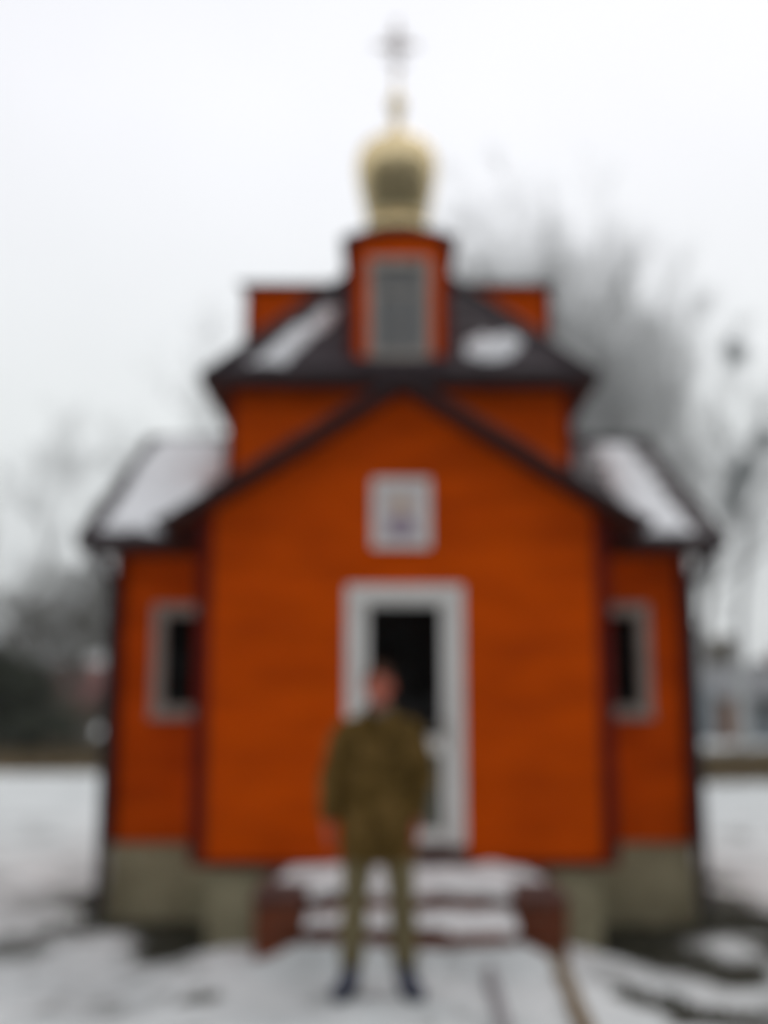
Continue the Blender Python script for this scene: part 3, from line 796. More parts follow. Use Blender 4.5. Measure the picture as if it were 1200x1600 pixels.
# ------------------------------------------------------------------ snow lying on roofs and steps
def snow_sheet(name, label, o, u, v, nrm, inside, ulen, vlen, thick, seed, cell=0.03, group=None, nsc=3.0, namp=0.12):
    o, u, v, nrm = Vector(o), Vector(u).normalized(), Vector(v).normalized(), Vector(nrm).normalized()
    nu_, nv_ = int(ulen / cell), int(vlen / cell); mb = MB(); idx = {}
    def H(a, b_):
        d = inside(a, b_) + namp * fbm(a * nsc + seed, b_ * nsc, seed * 1.7)
        return sstep(0.0, 0.10, d) * thick * (0.8 + 0.5 * fbm(a * 5, b_ * 5, seed + 3)) if d > 0 else 0.0
    hs = {(i, j): H(i * cell, j * cell) for i in range(nu_ + 1) for j in range(nv_ + 1)}
    def vid(i, j):
        if (i, j) not in idx:
            idx[(i, j)] = len(mb.v)
            mb.v.append(tuple(o + u * i * cell + v * j * cell + nrm * (hs[(i, j)] - (0.02 if hs[(i, j)] <= 0 else 0))))
        return idx[(i, j)]
    for i in range(nu_):
        for j in range(nv_):
            if max(hs[(i, j)], hs[(i + 1, j)], hs[(i, j + 1)], hs[(i + 1, j + 1)]) > 0:
                mb.f.append((vid(i, j), vid(i + 1, j), vid(i + 1, j + 1), vid(i, j + 1)))
    k = mb.build(name, M['stepsnow' if name == 'step_snow' else 'roofsnow'], None, True); tag(k, label, 'snow', group); return k
def rect_in(a0, a1, b0, b1): return lambda a, b_: min(a - a0, a1 - a, b_ - b0, b1 - b_)
mn = Vector((0, -MS, 1)).normalized(); mv = Vector((0, 1, MS)).normalized()
LM = math.hypot(Y_RIDGE - ye0, MS * (Y_RIDGE - ye0))
off = mn * 0.018
snow_sheet('roof_snow', 'broad snow sheet on the wing roof slope left of the porch gable', Vector((xl, ye0, EZ)) + off, (1, 0, 0), mv, mn,
           lambda a, b_: min(a - 0.11, 0.95 - a, b_ - 0.10, LM - 0.05 - b_), 1.2, LM, 0.055, 2.0, group='snow lying on the church roofs')
snow_sheet('roof_snow', 'snow strip on the wing roof slope right of the porch gable', Vector((xr - 2.0, ye0, EZ)) + off, (1, 0, 0), mv, mn,
           lambda a, b_: min(a - 1.36, 1.80 - a, b_ - 0.14, LM - 0.20 - b_), 2.0, LM, 0.055, 7.0, group='snow lying on the church roofs')
pn = Vector((0, -PS, 1)).normalized(); pv = Vector((0, 1, PS)).normalized()
LP = math.hypot(PE - NR, PS * (PE - NR))
po = Vector((XC - PE, Y_RIDGE - PE, zt)) + pn * 0.016
vy = lambda b_: b_ * pv[1]
snow_sheet('roof_snow', 'long slanting snow patch on the tier roof left of the front dormer', po, (1, 0, 0), pv, pn,
           lambda a, b_: min(a - vy(b_) - 0.24, 0.68 + 0.46 * b_ - a, b_ - 0.18, 1.28 - b_, 1.23 - a), 1.3, LP, 0.05, 4.0, group='snow lying on the church roofs', namp=0.10, nsc=5)
snow_sheet('roof_snow', 'small oval snow patch on the tier roof right of the front dormer', po, (1, 0, 0), pv, pn,
           lambda a, b_: 0.20 - math.hypot((a - 2.70) * 0.75, (b_ - 0.50 - 0.25 * (a - 2.70)) * 1.0), 3.5, LP, 0.05, 9.0, group='snow lying on the church roofs', namp=0.12, nsc=5)
snow_sheet('step_snow', 'snow on the top landing of the brick steps', (SC - 0.98, YL - 0.07, PLZ - 0.004), (1, 0, 0), (0, 1, 0), (0, 0, 1),
           lambda a, b_: min(a - 0.04, 1.90 - a, b_ - 0.0, 0.93 - b_, 9 if 0.33 < a < 1.63 else b_ - 0.34), 1.96, 0.96, 0.075, 3.0, 0.02, 'snow on the brick steps', namp=0.09)
snow_sheet('step_snow', 'snow on the lower step below the landing', (SX0 + 0.015, YS - 0.06, ST2 - 0.004), (1, 0, 0), (0, 1, 0), (0, 0, 1), rect_in(-0.1, 1.5, 0.0, 0.60), 1.28, 0.43, 0.06, 5.0, 0.02, 'snow on the brick steps', namp=0.09)

# ------------------------------------------------------------------ path edging by the steps
def edging(name, label, cat, m, p, q, w, h, seed):
    mb = MB(); n_ = 14; rd_ = random.Random(seed); loops = []
    for k in range(n_ + 1):
        t = k / n_; x = p[0] + (q[0] - p[0]) * t + rd_.uniform(-.004, .004); y = p[1] + (q[1] - p[1]) * t; z = ground_z(*p) * (1 - t) + ground_z(*q) * t + h
        loops.append([(x - w / 2, y, z - 0.12), (x + w / 2, y, z - 0.12), (x + w / 2, y, z), (x - w / 2, y, z)])
    for a, b_ in zip(loops, loops[1:]):
        k = len(mb.v); mb.v += a + b_
        for u_ in range(4): mb.f.append((k + u_, k + (u_ + 1) % 4, k + 4 + (u_ + 1) % 4, k + 4 + u_))
    mb.f.append(tuple(range(4))[::-1]); k = len(mb.v) - 4; mb.f.append((k, k + 1, k + 2, k + 3))
    o = mb.build(name, m); return tag(o, label, cat)
edging('edging_board', 'brown weathered board edging the path, running forward from the right side wall of the steps', 'board', M['board'], (1.04, -1.24), (0.955, -2.95), 0.085, 0.04, 1)
edging('edging_strip', 'thin grey edging strip in the trodden snow between the man and the brown board', 'kerb', M['kerb'], (0.60, -1.62), (0.585, -2.95), 0.05, 0.03, 2)

# ------------------------------------------------------------------ person
PX, PY = -0.03, -1.96
def remesh(mb, voxel, smooth=4, factor=0.5, disp=None):
    me = mb.mesh('tmp', M['skin']); o = link(bpy.data.objects.new('tmp', me))
    r = o.modifiers.new('r', 'REMESH'); r.mode = 'VOXEL'; r.voxel_size = voxel; r.use_smooth_shade = True
    s = o.modifiers.new('s', 'SMOOTH'); s.iterations = smooth; s.factor = factor
    if disp:
        t = bpy.data.textures.new('folds', 'CLOUDS'); t.noise_scale = disp[1]
        d = o.modifiers.new('d', 'DISPLACE'); d.texture = t; d.strength = disp[0]; d.mid_level = 0.5
    dg = bpy.context.evaluated_depsgraph_get(); out = bpy.data.meshes.new_from_object(o.evaluated_get(dg))
    bpy.data.objects.remove(o); return out
def put(name, me, m, parent, fn=None):
    me.materials.clear(); me.materials.append(m)
    if fn:
        for v in me.vertices: v.co = fn(v.co)
    me.polygons.foreach_set('use_smooth', [True] * len(me.polygons))
    o = bpy.data.objects.new(name, me); link(o, parent); return o      # already in the person's own space
man = empty('person', (PX, PY, 0.0), 'man in an olive field jacket standing on the snow in front of the church steps', 'person')
# skeleton in local space, facing -Y
HIP = [(-0.092, 0, 0.93), (0.092, 0, 0.93)]; KNEE = [(-0.128, -0.012, 0.50), (0.128, -0.012, 0.50)]; ANK = [(-0.152, 0.02, 0.09), (0.152, 0.02, 0.09)]
SHO = [(-0.185, 0.0, 1.435), (0.185, 0.0, 1.435)]; ELB = [(-0.258, 0.035, 1.15), (0.245, 0.045, 1.15)]; WRI = [(-0.276, -0.035, 0.915), (0.205, -0.085, 0.925)]
b_ = MB()
b_.tube([(0, 0, 0.86), (0, 0, 0.95), (0, 0.005, 1.08), (0, 0.0, 1.25), (0, 0.0, 1.38), (0, 0.0, 1.46), (0, 0.0, 1.50)],
        [(0.13, 0.10), (0.165, 0.115), (0.14, 0.10), (0.155, 0.105), (0.14, 0.10), (0.075, 0.07), (0.055, 0.06)], 20)
b_.tube([(0, 0.01, 1.44), (0, 0.0, 1.52), (0, -0.008, 1.60)], [0.062, 0.056, 0.058], 16)
for i in (0, 1):
    s = -1 if i == 0 else 1
    b_.tube([(s * 0.08, 0, 1.38), (s * 0.155, 0, 1.385), Vector(SHO[i]).lerp(Vector(ELB[i]), 0.5), ELB[i], Vector(ELB[i]).lerp(Vector(WRI[i]), 0.35), WRI[i]], [0.05, 0.048, 0.046, 0.040, 0.041, 0.027], 12)
    b_.tube([HIP[i], Vector(HIP[i]).lerp(Vector(KNEE[i]), 0.45), KNEE[i], Vector(KNEE[i]).lerp(Vector(ANK[i]), 0.35), ANK[i]], [0.088, 0.076, 0.054, 0.056, 0.037], 12)
    a = R(18) * s; fd = Vector((math.sin(a), -math.cos(a), 0)); ank = Vector(ANK[i])
    b_.tube([ank + Vector((0, 0.03, -0.045)), ank + fd * 0.06 + Vector((0, 0, -0.045)), ank + fd * 0.17 + Vector((0, 0, -0.06))], [(0.034, 0.036), (0.040, 0.032), (0.036, 0.02)], 10)
    # hand: palm, four fingers bent, thumb
    w = Vector(WRI[i]); dn = Vector((0.02 * s, -0.12, -1)).normalized(); fw_ = Vector((0, -1, -0.12)).normalized(); inn = Vector((-s, 0, 0))
    palm = w + dn * 0.055
    b_.tube([w, w + dn * 0.03, w + dn * 0.075, w + dn * 0.098], [(0.022, 0.026), (0.019, 0.036), (0.018, 0.041), (0.014, 0.038)], 12, up=tuple(fw_))
    for k, L in enumerate((0.074, 0.084, 0.078, 0.060)):
        base = w + dn * 0.092 + fw_ * (0.032 - 0.0215 * k)
        p1 = base + (dn * 0.92 + inn * 0.25).normalized() * L * 0.45; p2 = p1 + (dn * 0.75 + inn * 0.6).normalized() * L * 0.30; p3 = p2 + (dn * 0.45 + inn * 0.85).normalized() * L * 0.25
        b_.tube([base - dn * 0.02, base, p1, p2, p3], [0.0105, 0.0105, 0.0095, 0.009, 0.0075], 8)
    t0 = w + dn * 0.03 + fw_ * 0.028; t1 = t0 + (dn * 0.6 + fw_ * 0.75 + inn * 0.25).normalized() * 0.040; t2 = t1 + (dn * 0.9 + fw_ * 0.25 + inn * 0.35).normalized() * 0.034
    b_.tube([w + dn * 0.02 + fw_ * 0.01, t0, t1, t2], [0.014, 0.0145, 0.012, 0.009], 8)
# head
HC = Vector((0, -0.012, 1.65))
b_.ellipsoid(HC + Vector((0, 0.012, 0.018)), (0.076, 0.095, 0.095), 24, 16)
b_.ellipsoid(HC + Vector((0, -0.030, -0.045)), (0.058, 0.062, 0.075), 20, 14)
b_.ellipsoid(HC + Vector((0, -0.072, -0.100)), (0.028, 0.022, 0.020), 12, 8)
b_.tube([HC + Vector((0, -0.084, 0.012)), HC + Vector((0, -0.104, -0.022)), HC + Vector((0, -0.108, -0.034)), HC + Vector((0, -0.088, -0.042))], [(0.010, 0.012), (0.012, 0.013), (0.017, 0.012), (0.012, 0.006)], 10, up=(1, 0, 0))
for s in (-1, 1):
    b_.ellipsoid(HC + Vector((s * 0.028, -0.078, 0.022)), (0.026, 0.014, 0.009), 12, 8)
    b_.ellipsoid(HC + Vector((s * 0.040, -0.066, -0.030)), (0.022, 0.020, 0.018), 12, 8)
    b_.ellipsoid(HC + Vector((s * 0.078, 0.008, -0.010)), (0.011, 0.020, 0.031), 10, 8)
body = remesh(b_, 0.0058, 3)
def dent(co):
    for s in (-1, 1):
        d = co - (HC + Vector((s * 0.030, -0.088, 0.003)))
        k = math.exp(-(d.x ** 2 / 0.016 ** 2 + d.z ** 2 / 0.010 ** 2)) if co.y < HC.y - 0.04 and co.z > 1.55 else 0
        co = co + Vector((0, 0.011 * k, 0))
    d = co - (HC + Vector((0, -0.088, -0.068)))
    if co.y < HC.y - 0.05 and co.z > 1.54:
        co = co + Vector((0, 0.005 * math.exp(-(d.x ** 2 / 0.024 ** 2 + d.z ** 2 / 0.0035 ** 2)), 0))
    return co
put('body', body, M['skin'], man, dent)
def child(name, mb, m, smooth=True, bevel=0):
    me = mb.mesh(name, m, smooth); o = bpy.data.objects.new(name, me); link(o, man)
    if bevel: q = o.modifiers.new('b', 'BEVEL'); q.width = bevel; q.segments = 2
    return o
for s in (-1, 1):
    mb = MB(); mb.ellipsoid(HC + Vector((s * 0.030, -0.072, 0.003)), (0.0118, 0.0118, 0.0105), 14, 10); e_ = child('eye', mb, M['eye'])
    mb = MB(); mb.ellipsoid(HC + Vector((s * 0.030, -0.0815, 0.003)), (0.0055, 0.003, 0.0055), 12, 8); q = mb.build('iris', M['iris'], None, True); q.parent = e_
    mb = MB(); mb.tube([HC + Vector((s * 0.012, -0.090, 0.022)), HC + Vector((s * 0.03, -0.091, 0.029)), HC + Vector((s * 0.05, -0.078, 0.024))], [0.003, 0.004, 0.002], 6); child('eyebrow', mb, M['hair'])
mb = MB()
mb.tube([HC + Vector((-0.024, -0.085, -0.067)), HC + Vector((0, -0.0935, -0.063)), HC + Vector((0.024, -0.085, -0.067))], [0.002, 0.0048, 0.002], 8)
mb.tube([HC + Vector((-0.022, -0.085, -0.070)), HC + Vector((0, -0.0925, -0.0735)), HC + Vector((0.022, -0.085, -0.070))], [0.002, 0.0055, 0.002], 8)
child('lips', mb, M['lips'])
# hair: short, cut out of a shell round the skull
mb = MB(); mb.ellipsoid(HC + Vector((0, 0.016, 0.024)), (0.083, 0.101, 0.101), 96, 64)
keep = []
for f_ in mb.f:
    c = sum((Vector(mb.v[i]) for i in f_), Vector()) / len(f_) - HC
    front = 0.058 + 0.012 * math.cos(c.x * 60)
    lim = front if c.y < -0.035 else (0.02 if c.y < 0.0 else -0.055)
    if abs(c.x) > 0.066 and -0.02 < c.y < 0.03: lim = 0.022
    if c.z > lim: keep.append(f_)
mb.f = keep
mb.v = [tuple(Vector(v) + (Vector(v) - HC).normalized() * 0.004 * fbm(v[0] * 60, v[1] * 60, v[2] * 60)) for v in mb.v]
h = child('hair', mb, M['hair']); sd = h.modifiers.new('s', 'SOLIDIFY'); sd.thickness = 0.010; sd.offset = -1
# jacket
j = MB()
j.tube([(0, 0, 0.70), (0, 0, 0.74), (0, 0.0, 0.90), (0, 0.0, 1.06), (0, -0.003, 1.13), (0, -0.005, 1.27), (0, 0.0, 1.38), (0, 0.0, 1.45), (0, 0.0, 1.50)],
       [(0.208, 0.150), (0.220, 0.158), (0.214, 0.150), (0.190, 0.135), (0.186, 0.133), (0.194, 0.138), (0.182, 0.127), (0.120, 0.098), (0.076, 0.084)], 28)
for i in (0, 1):
    s = -1 if i == 0 else 1
    S_, E_, W_ = Vector(SHO[i]), Vector(ELB[i]), Vector(WRI[i])
    j.tube([(s * 0.08, 0, 1.425), S_ + Vector((-s * 0.012, 0, -0.03)), S_.lerp(E_, 0.35), S_.lerp(E_, 0.75), E_, E_.lerp(W_, 0.4), E_.lerp(W_, 0.85), E_.lerp(W_, 1.0)], [0.066, 0.070, 0.072, 0.070, 0.068, 0.064, 0.056, 0.052], 18)
def folds(co):
    # creases at elbows, waist and hem
    k = 0.008 * math.sin(co.z * 80 + 5 * fbm(co.x * 6, co.y * 6, 1)) * math.exp(-((co.z - 1.12) / 0.10) ** 2)
    k += 0.011 * fbm(co.x * 9, co.y * 9, co.z * 5) + 0.006 * fbm(co.x * 22, co.y * 22, co.z * 14)
    r_ = Vector((co.x, co.y, 0)); r_ = r_.normalized() if r_.length > 1e-4 else Vector((0, 0, 1))
    return co + r_ * k
put('jacket', remesh(j, 0.010, 5), M['camo'], man, folds)
# placket, pockets, collar, belt line, cuffs, buttons
mb = MB(); mb.tube([(0, -0.150, 0.72), (0, -0.158, 0.80), (0, -0.145, 0.98), (0, -0.137, 1.12), (0, -0.146, 1.27), (0, -0.132, 1.38), (0, -0.100, 1.47)], [(0.030, 0.008)] * 7, 10, up=(0, -1, 0)); child('placket', mb, M['camo'])
for s in (-1, 1):
    for (x, z, w_, h_, y) in ((0.105, 1.31, 0.115, 0.13, -0.128), (0.115, 0.86, 0.15, 0.17, -0.140)):
        mb = MB(); c = Vector((s * x, y, z)); rz = Matrix.Rotation(s * R(22), 3, 'Z')
        q = lambda a, dpt, hh: tuple(c + rz @ Vector((a, dpt, hh)))
        mb.quadprism([q(-w_ / 2, 0.01, -h_ / 2), q(w_ / 2, 0.01, -h_ / 2), q(w_ / 2, 0.01, h_ / 2), q(-w_ / 2, 0.01, h_ / 2)], [q(-w_ / 2, -0.014, -h_ / 2), q(w_ / 2, -0.014, -h_ / 2), q(w_ / 2, -0.010, h_ / 2), q(-w_ / 2, -0.010, h_ / 2)])
        mb.quadprism([q(-w_ / 2 - .004, -0.009, h_ / 2 - 0.05), q(w_ / 2 + .004, -0.009, h_ / 2 - 0.05), q(w_ / 2 + .004, 0.0, h_ / 2 + 0.006), q(-w_ / 2 - .004, 0.0, h_ / 2 + 0.006)], [q(-w_ / 2 - .004, -0.021, h_ / 2 - 0.05), q(w_ / 2 + .004, -0.021, h_ / 2 - 0.05), q(w_ / 2 + .004, -0.014, h_ / 2 + 0.006), q(-w_ / 2 - .004, -0.014, h_ / 2 + 0.006)])
        po_ = child('pocket', mb, M['camo'], False, 0.006)
        mb = MB(); mb.ellipsoid(c + rz @ Vector((0, -0.021, h_ / 2 - 0.035)), (0.007, 0.004, 0.007), 10, 6); bt = mb.build('button', M['button'], None, True); bt.parent = po_
mb = MB()      # turned-down collar, two leaves
for s in (-1, 1):
    mb.quadprism([(s * 0.008, -0.094, 1.475), (s * 0.055, -0.118, 1.432), (s * 0.098, -0.060, 1.470), (s * 0.088, 0.04, 1.505), (s * 0.066, -0.040, 1.525)],
                 [(s * 0.008, -0.106, 1.482), (s * 0.058, -0.132, 1.438), (s * 0.106, -0.064, 1.480), (s * 0.096, 0.044, 1.517), (s * 0.070, -0.044, 1.538)])
child('collar', mb, M['camo'], False, 0.006)
mb = MB(); mb.lathe([(0.080, 1.465), (0.084, 1.49), (0.078, 1.52), (0.070, 1.545), (0.064, 1.548), (0.060, 1.52)], (0, -0.004, 0), 28); child('neck_scarf', mb, M['collar'])
for i in (0, 1):
    E_, W_ = Vector(ELB[i]), Vector(WRI[i]); mb = MB(); mb.tube([E_.lerp(W_, 0.88), E_.lerp(W_, 0.93), E_.lerp(W_, 1.01)], [0.050, 0.055, 0.053], 18); child('cuff', mb, M['camo'])
# trousers and boots
t = MB()
t.tube([(0, 0, 0.80), (0, 0, 0.88), (0, 0, 1.0)], [(0.17, 0.115), (0.178, 0.122), (0.165, 0.115)], 22)
for i in (0, 1):
    H_, K_, A_ = Vector(HIP[i]), Vector(KNEE[i]), Vector(ANK[i])
    t.tube([H_, H_.lerp(K_, 0.3), H_.lerp(K_, 0.7), K_, K_.lerp(A_, 0.4), K_.lerp(A_, 0.8), K_.lerp(A_, 0.86)], [0.102, 0.100, 0.082, 0.074, 0.072, 0.068, 0.058], 18)
def tf(co):
    k = 0.006 * fbm(co.x * 10, co.y * 10, co.z * 7) + 0.005 * math.sin(co.z * 110 + 6 * fbm(co.x * 8, co.y * 8)) * (math.exp(-((co.z - 0.22) / 0.07) ** 2) + 0.6 * math.exp(-((co.z - 0.5) / 0.05) ** 2))
    cx = 0.13 * (1 if co.x > 0 else -1); r_ = Vector((co.x - cx, co.y, 0)); r_ = r_.normalized() if r_.length > 1e-4 else Vector()
    return co + r_ * k
put('trousers', remesh(t, 0.010, 4), M['trousers'], man, tf)
for i in (0, 1):
    s = -1 if i == 0 else 1; a = R(20) * s; fd = Vector((math.sin(a), -math.cos(a), 0)); A_ = Vector(ANK[i]); K_ = Vector(KNEE[i]); sd_ = Vector((math.cos(a), math.sin(a), 0))
    bt = MB()
    bt.tube([K_.lerp(A_, 0.66), K_.lerp(A_, 0.8), A_ + Vector((0, 0, 0.0)), A_ + Vector((0, 0, -0.04))], [0.060, 0.057, 0.051, 0.050], 16)
    p = lambda d, z: (A_.x + fd.x * d, A_.y + fd.y * d, z)
    bt.tube([p(-0.075, 0.045), p(-0.05, 0.055), p(0.02, 0.062), p(0.08, 0.058), p(0.14, 0.047), p(0.185, 0.040), p(0.205, 0.033)], [(0.022, 0.026), (0.040, 0.045), (0.045, 0.055), (0.050, 0.046), (0.052, 0.038), (0.040, 0.030), (0.018, 0.016)], 18, up=(0, 0, 1))
    o = put('boot', remesh(bt, 0.007, 4), M['boots'], man)
    mb = MB(); loop = []
    for k in range(24):
        u_ = 2 * math.pi * k / 24; d = 0.065 + 0.150 * math.cos(u_); ww = (0.045 + 0.008 * math.cos(u_)) * math.sin(u_)
        loop.append(A_ + fd * d + sd_ * ww)
    mb.quadprism([(q.x, q.y, -0.012) for q in loop], [(q.x, q.y, 0.022) for q in loop]); q = mb.build('sole', M['sole'], None); q.parent = o
    mb = MB()
    for k in range(5):
        d = 0.045 + 0.02 * k; z = 0.155 - 0.016 * k
        mb.tube([A_ + fd * (0.035 + 0.018 * k) - sd_ * 0.026 + Vector((0, 0, 0.075 - 0.018 * k)), A_ + fd * (0.055 + 0.017 * k) + Vector((0, 0, 0.080 - 0.02 * k)), A_ + fd * (0.035 + 0.018 * k) + sd_ * 0.026 + Vector((0, 0, 0.075 - 0.018 * k))], [0.004] * 3, 6)
    q = mb.build('laces', M['sole'], None, True); q.parent = o

# ------------------------------------------------------------------ trees
def branch_mesh(segs, name, m, parent, kind=None):
    mb = MB()
    for (p, q, r0, r1) in segs:
        mb.tube([p, q], [r0, r1], 6 if r0 > 0.04 else 3, cap=False)
    o = mb.build(name, m, parent, r0 > 0.0); 
    if kind: o['kind'] = kind
    return o
def grow(rd, p, d, length, r, level, maxl, upright, out, wob=0.25, nseg=4, kids=(5, 7)):
    pts = [p]; dirs = [d]
    for k in range(nseg):
        d = (d + Vector((rd.gauss(0, wob), rd.gauss(0, wob), rd.gauss(0, wob * 0.6) + upright * 0.12))).normalized()
        q = p + d * length / nseg
        ra = r * (1 - 0.75 * k / nseg); rb = r * (1 - 0.75 * (k + 1) / nseg)
        out.setdefault(level, []).append((p, q, max(ra, 0.005), max(rb, 0.004))); p = q; pts.append(p); dirs.append(d)
    if level >= maxl: return
    nk = rd.randint(*kids)
    for c in range(nk):
        f = rd.uniform(0.25 if level else 0.32, 1.0); i = min(int(f * nseg), nseg - 1); base = pts[i].lerp(pts[i + 1], f * nseg - i)
        ax = dirs[i + 1]; a = rd.uniform(0, 2 * math.pi)
        t_ = ax.orthogonal().normalized(); t_ = Matrix.Rotation(a, 3, ax) @ t_
        sp = rd.uniform(0.45, 0.95) * (1.1 - 0.45 * upright)
        nd = (ax * math.cos(sp) + t_ * math.sin(sp)).normalized()
        grow(rd, base, nd, length * rd.uniform(0.42, 0.62) * (1.1 - 0.35 * f if level == 0 else 1), r * 0.42 * (1.1 - 0.5 * f), level + 1, maxl, upright, out, wob, max(2, nseg - 1), kids)
def tree(name, label, x, y, h, seed, upright=0.8, m='bark', kids=(6, 8), maxl=4, group='bare winter trees behind the church', stems=1, r=None, balls=()):
    z0 = ground_z(x, y)
    root = empty(name, (x, y, z0), label, 'tree', group)
    rd = random.Random(seed); out = {}
    for k in range(stems):
        a = 2 * math.pi * k / stems + rd.uniform(0, 1)
        d = Vector((0.22 * math.cos(a), 0.22 * math.sin(a), 1)).normalized() if stems > 1 else Vector((rd.uniform(-.04, .04), 0, 1)).normalized()
        grow(rd, Vector((x, y, z0 - 0.1)) + Vector((0.15 * math.cos(a), 0.15 * math.sin(a), 0)) * (stems > 1), d, h * 0.82 * rd.uniform(0.85, 1.05), (r or h * 0.016), 0, maxl, upright, out, 0.07 if upright > 0.5 else 0.12, 7, kids)
    zm_ = max(sg[1].z for k in out for sg in out[k]) - z0; f_ = h / zm_; b0 = Vector((x, y, z0))
    for k in out: out[k] = [(b0 + (p_ - b0) * f_, b0 + (q_ - b0) * f_, ra * f_ ** 0.3, rb * f_ ** 0.3) for (p_, q_, ra, rb) in out[k]]
    for (bx, by, bz, br) in balls:           # a limb that carries each mistletoe clump
        c_ = Vector((bx, by, bz)); q_ = min((sg[1] for k in (0, 1, 2) for sg in out.get(k, []) if sg[1].z < bz - 0.3), key=lambda v: (v - c_).length)
        prev = q_; e_ = c_ + (c_ - q_).normalized() * 1.2 + Vector((0, 0, 0.5))
        for k in range(1, 7):
            t_ = k / 6; nx = q_.lerp(e_, t_) + Vector((rd.gauss(0, .05), rd.gauss(0, .05), 0.25 * math.sin(t_ * 3.14)))
            out[1].append((prev, nx, 0.05 * (1.15 - t_ + 1 / 6), 0.05 * (1.15 - t_)))
            for w_ in range(6):
                d_ = Vector((rd.gauss(0, 1), rd.gauss(0, 1), rd.uniform(0.2, 1.5))).normalized() * rd.uniform(0.5, 1.2)
                out[1].append((nx, nx + d_, 0.012, 0.004)); out[1].append((nx + d_ * 0.5, nx + d_ * 0.5 + Vector((rd.gauss(0, .3), rd.gauss(0, .3), 0.4)), 0.008, 0.004))
            prev = nx
    branch_mesh(out[0], 'trunk', M[m], root)
    branch_mesh(sum((out[k] for k in out if k > 0), []), 'crown', M[m], root)
    for (bx, by, bz, br) in balls:
        mb = MB()
        for k in range(700):
            v = Vector((rd.gauss(0, 1), rd.gauss(0, 1), rd.gauss(0, 1))).normalized() * br * rd.uniform(0.1, 1.15) ** 0.7
            c = Vector((bx, by, bz)) + v; t1 = Vector((rd.gauss(0, 1), rd.gauss(0, 1), rd.gauss(0, 1))).normalized() * br * 0.16; t2 = t1.orthogonal().normalized() * br * 0.07
            mb.v += [tuple(c - t1), tuple(c + t2), tuple(c + t1), tuple(c - t2)]; n_ = len(mb.v); mb.f.append((n_ - 4, n_ - 3, n_ - 2, n_ - 1))
        for k in range(14):
            v = Vector((rd.gauss(0, 1), rd.gauss(0, 1), rd.gauss(0, 1))).normalized() * br * 0.9
            mb.tube([(bx, by, bz), tuple(Vector((bx, by, bz)) + v)], [0.02, 0.008], 3, cap=False)
        mb.build('mistletoe_clump', M['mistletoe'], root)
    return root
CY = -8.2
def at(px, dist): return (px - 600) / 1700 * (dist * 0.99)
def at3(px, py, dist):
    v = (800 - py) / 1700; c, sn_ = math.cos(R(PITCH)), math.sin(R(PITCH)); dy = c - sn_ * v; dz = sn_ + c * v
    k = dist / dy; return ((px - 600) / 1700 * k, CY + dist, 1.58 + dz * k)
def T(px, dist): return at(px, dist), CY + dist
x, y = T(800, 36); tree('bare_tree', 'tall pale bare tree rising just right of the dome behind the church', x, y, 19.5, 11, 0.85, stems=3, kids=(6, 8))
x, y = T(925, 28); tree('bare_tree', 'large bare tree with many upright branches above the right wing roof', x, y, 15.6, 5, 0.85, stems=4, kids=(6, 7))
x, y = T(1045, 31); tree('bare_tree', 'rounded bare tree right of the tall upright one behind the right wing', x, y, 13.4, 8, 0.5, stems=4, kids=(6, 7))
x, y = T(935, 16); tree('bare_tree', 'slim olive barked tree close behind the right end of the tier roof', x, y, 6.6, 21, 0.8, m='darkbark', kids=(4, 6), maxl=3, r=0.085)
x, y = T(1158, 42); tree('bare_tree', 'bare tree at the right edge carrying round mistletoe clumps', x, y, 15.6, 31, 0.55, kids=(5, 7), r=0.26,
     balls=[at3(px_, py_, 42 + 0.3 * q_) + (r_,) for q_, (px_, py_, r_) in enumerate(((1150, 552, 0.55), (1160, 735, 0.70), (1192, 690, 0.60), (1142, 790, 0.60), (1150, 765, 0.55)))])
x, y = T(395, 44); tree('bare_tree', 'faint distant bare tree showing left of the dormers', x, y, 18.0, 41, 0.7, kids=(5, 6))
x, y = T(300, 46); tree('bare_tree', 'low faint bare tree behind the left wing roof', x, y, 14.5, 44, 0.5, kids=(5, 6))
x, y = T(-20, 38); tree('bare_tree', 'bare tree cut by the left edge of the view', x, y, 12.6, 51, 0.5, kids=(6, 8), stems=3)
x, y = T(120, 34); tree('bare_tree', 'short thickly branched tree beside the left corner of the church', x, y, 6.4, 61, 0.3, m='darkbark', kids=(6, 8), stems=3)
x, y = T(45, 40); tree('bare_tree', 'low bushy bare tree between the left edge and the church', x, y, 5.6, 66, 0.3, m='darkbark', kids=(6, 7), stems=3)
x, y = T(60, 70); tree('bare_tree', 'far pale tree standing beyond the dark red house', x, y, 13.0, 71, 0.5, kids=(5, 6))

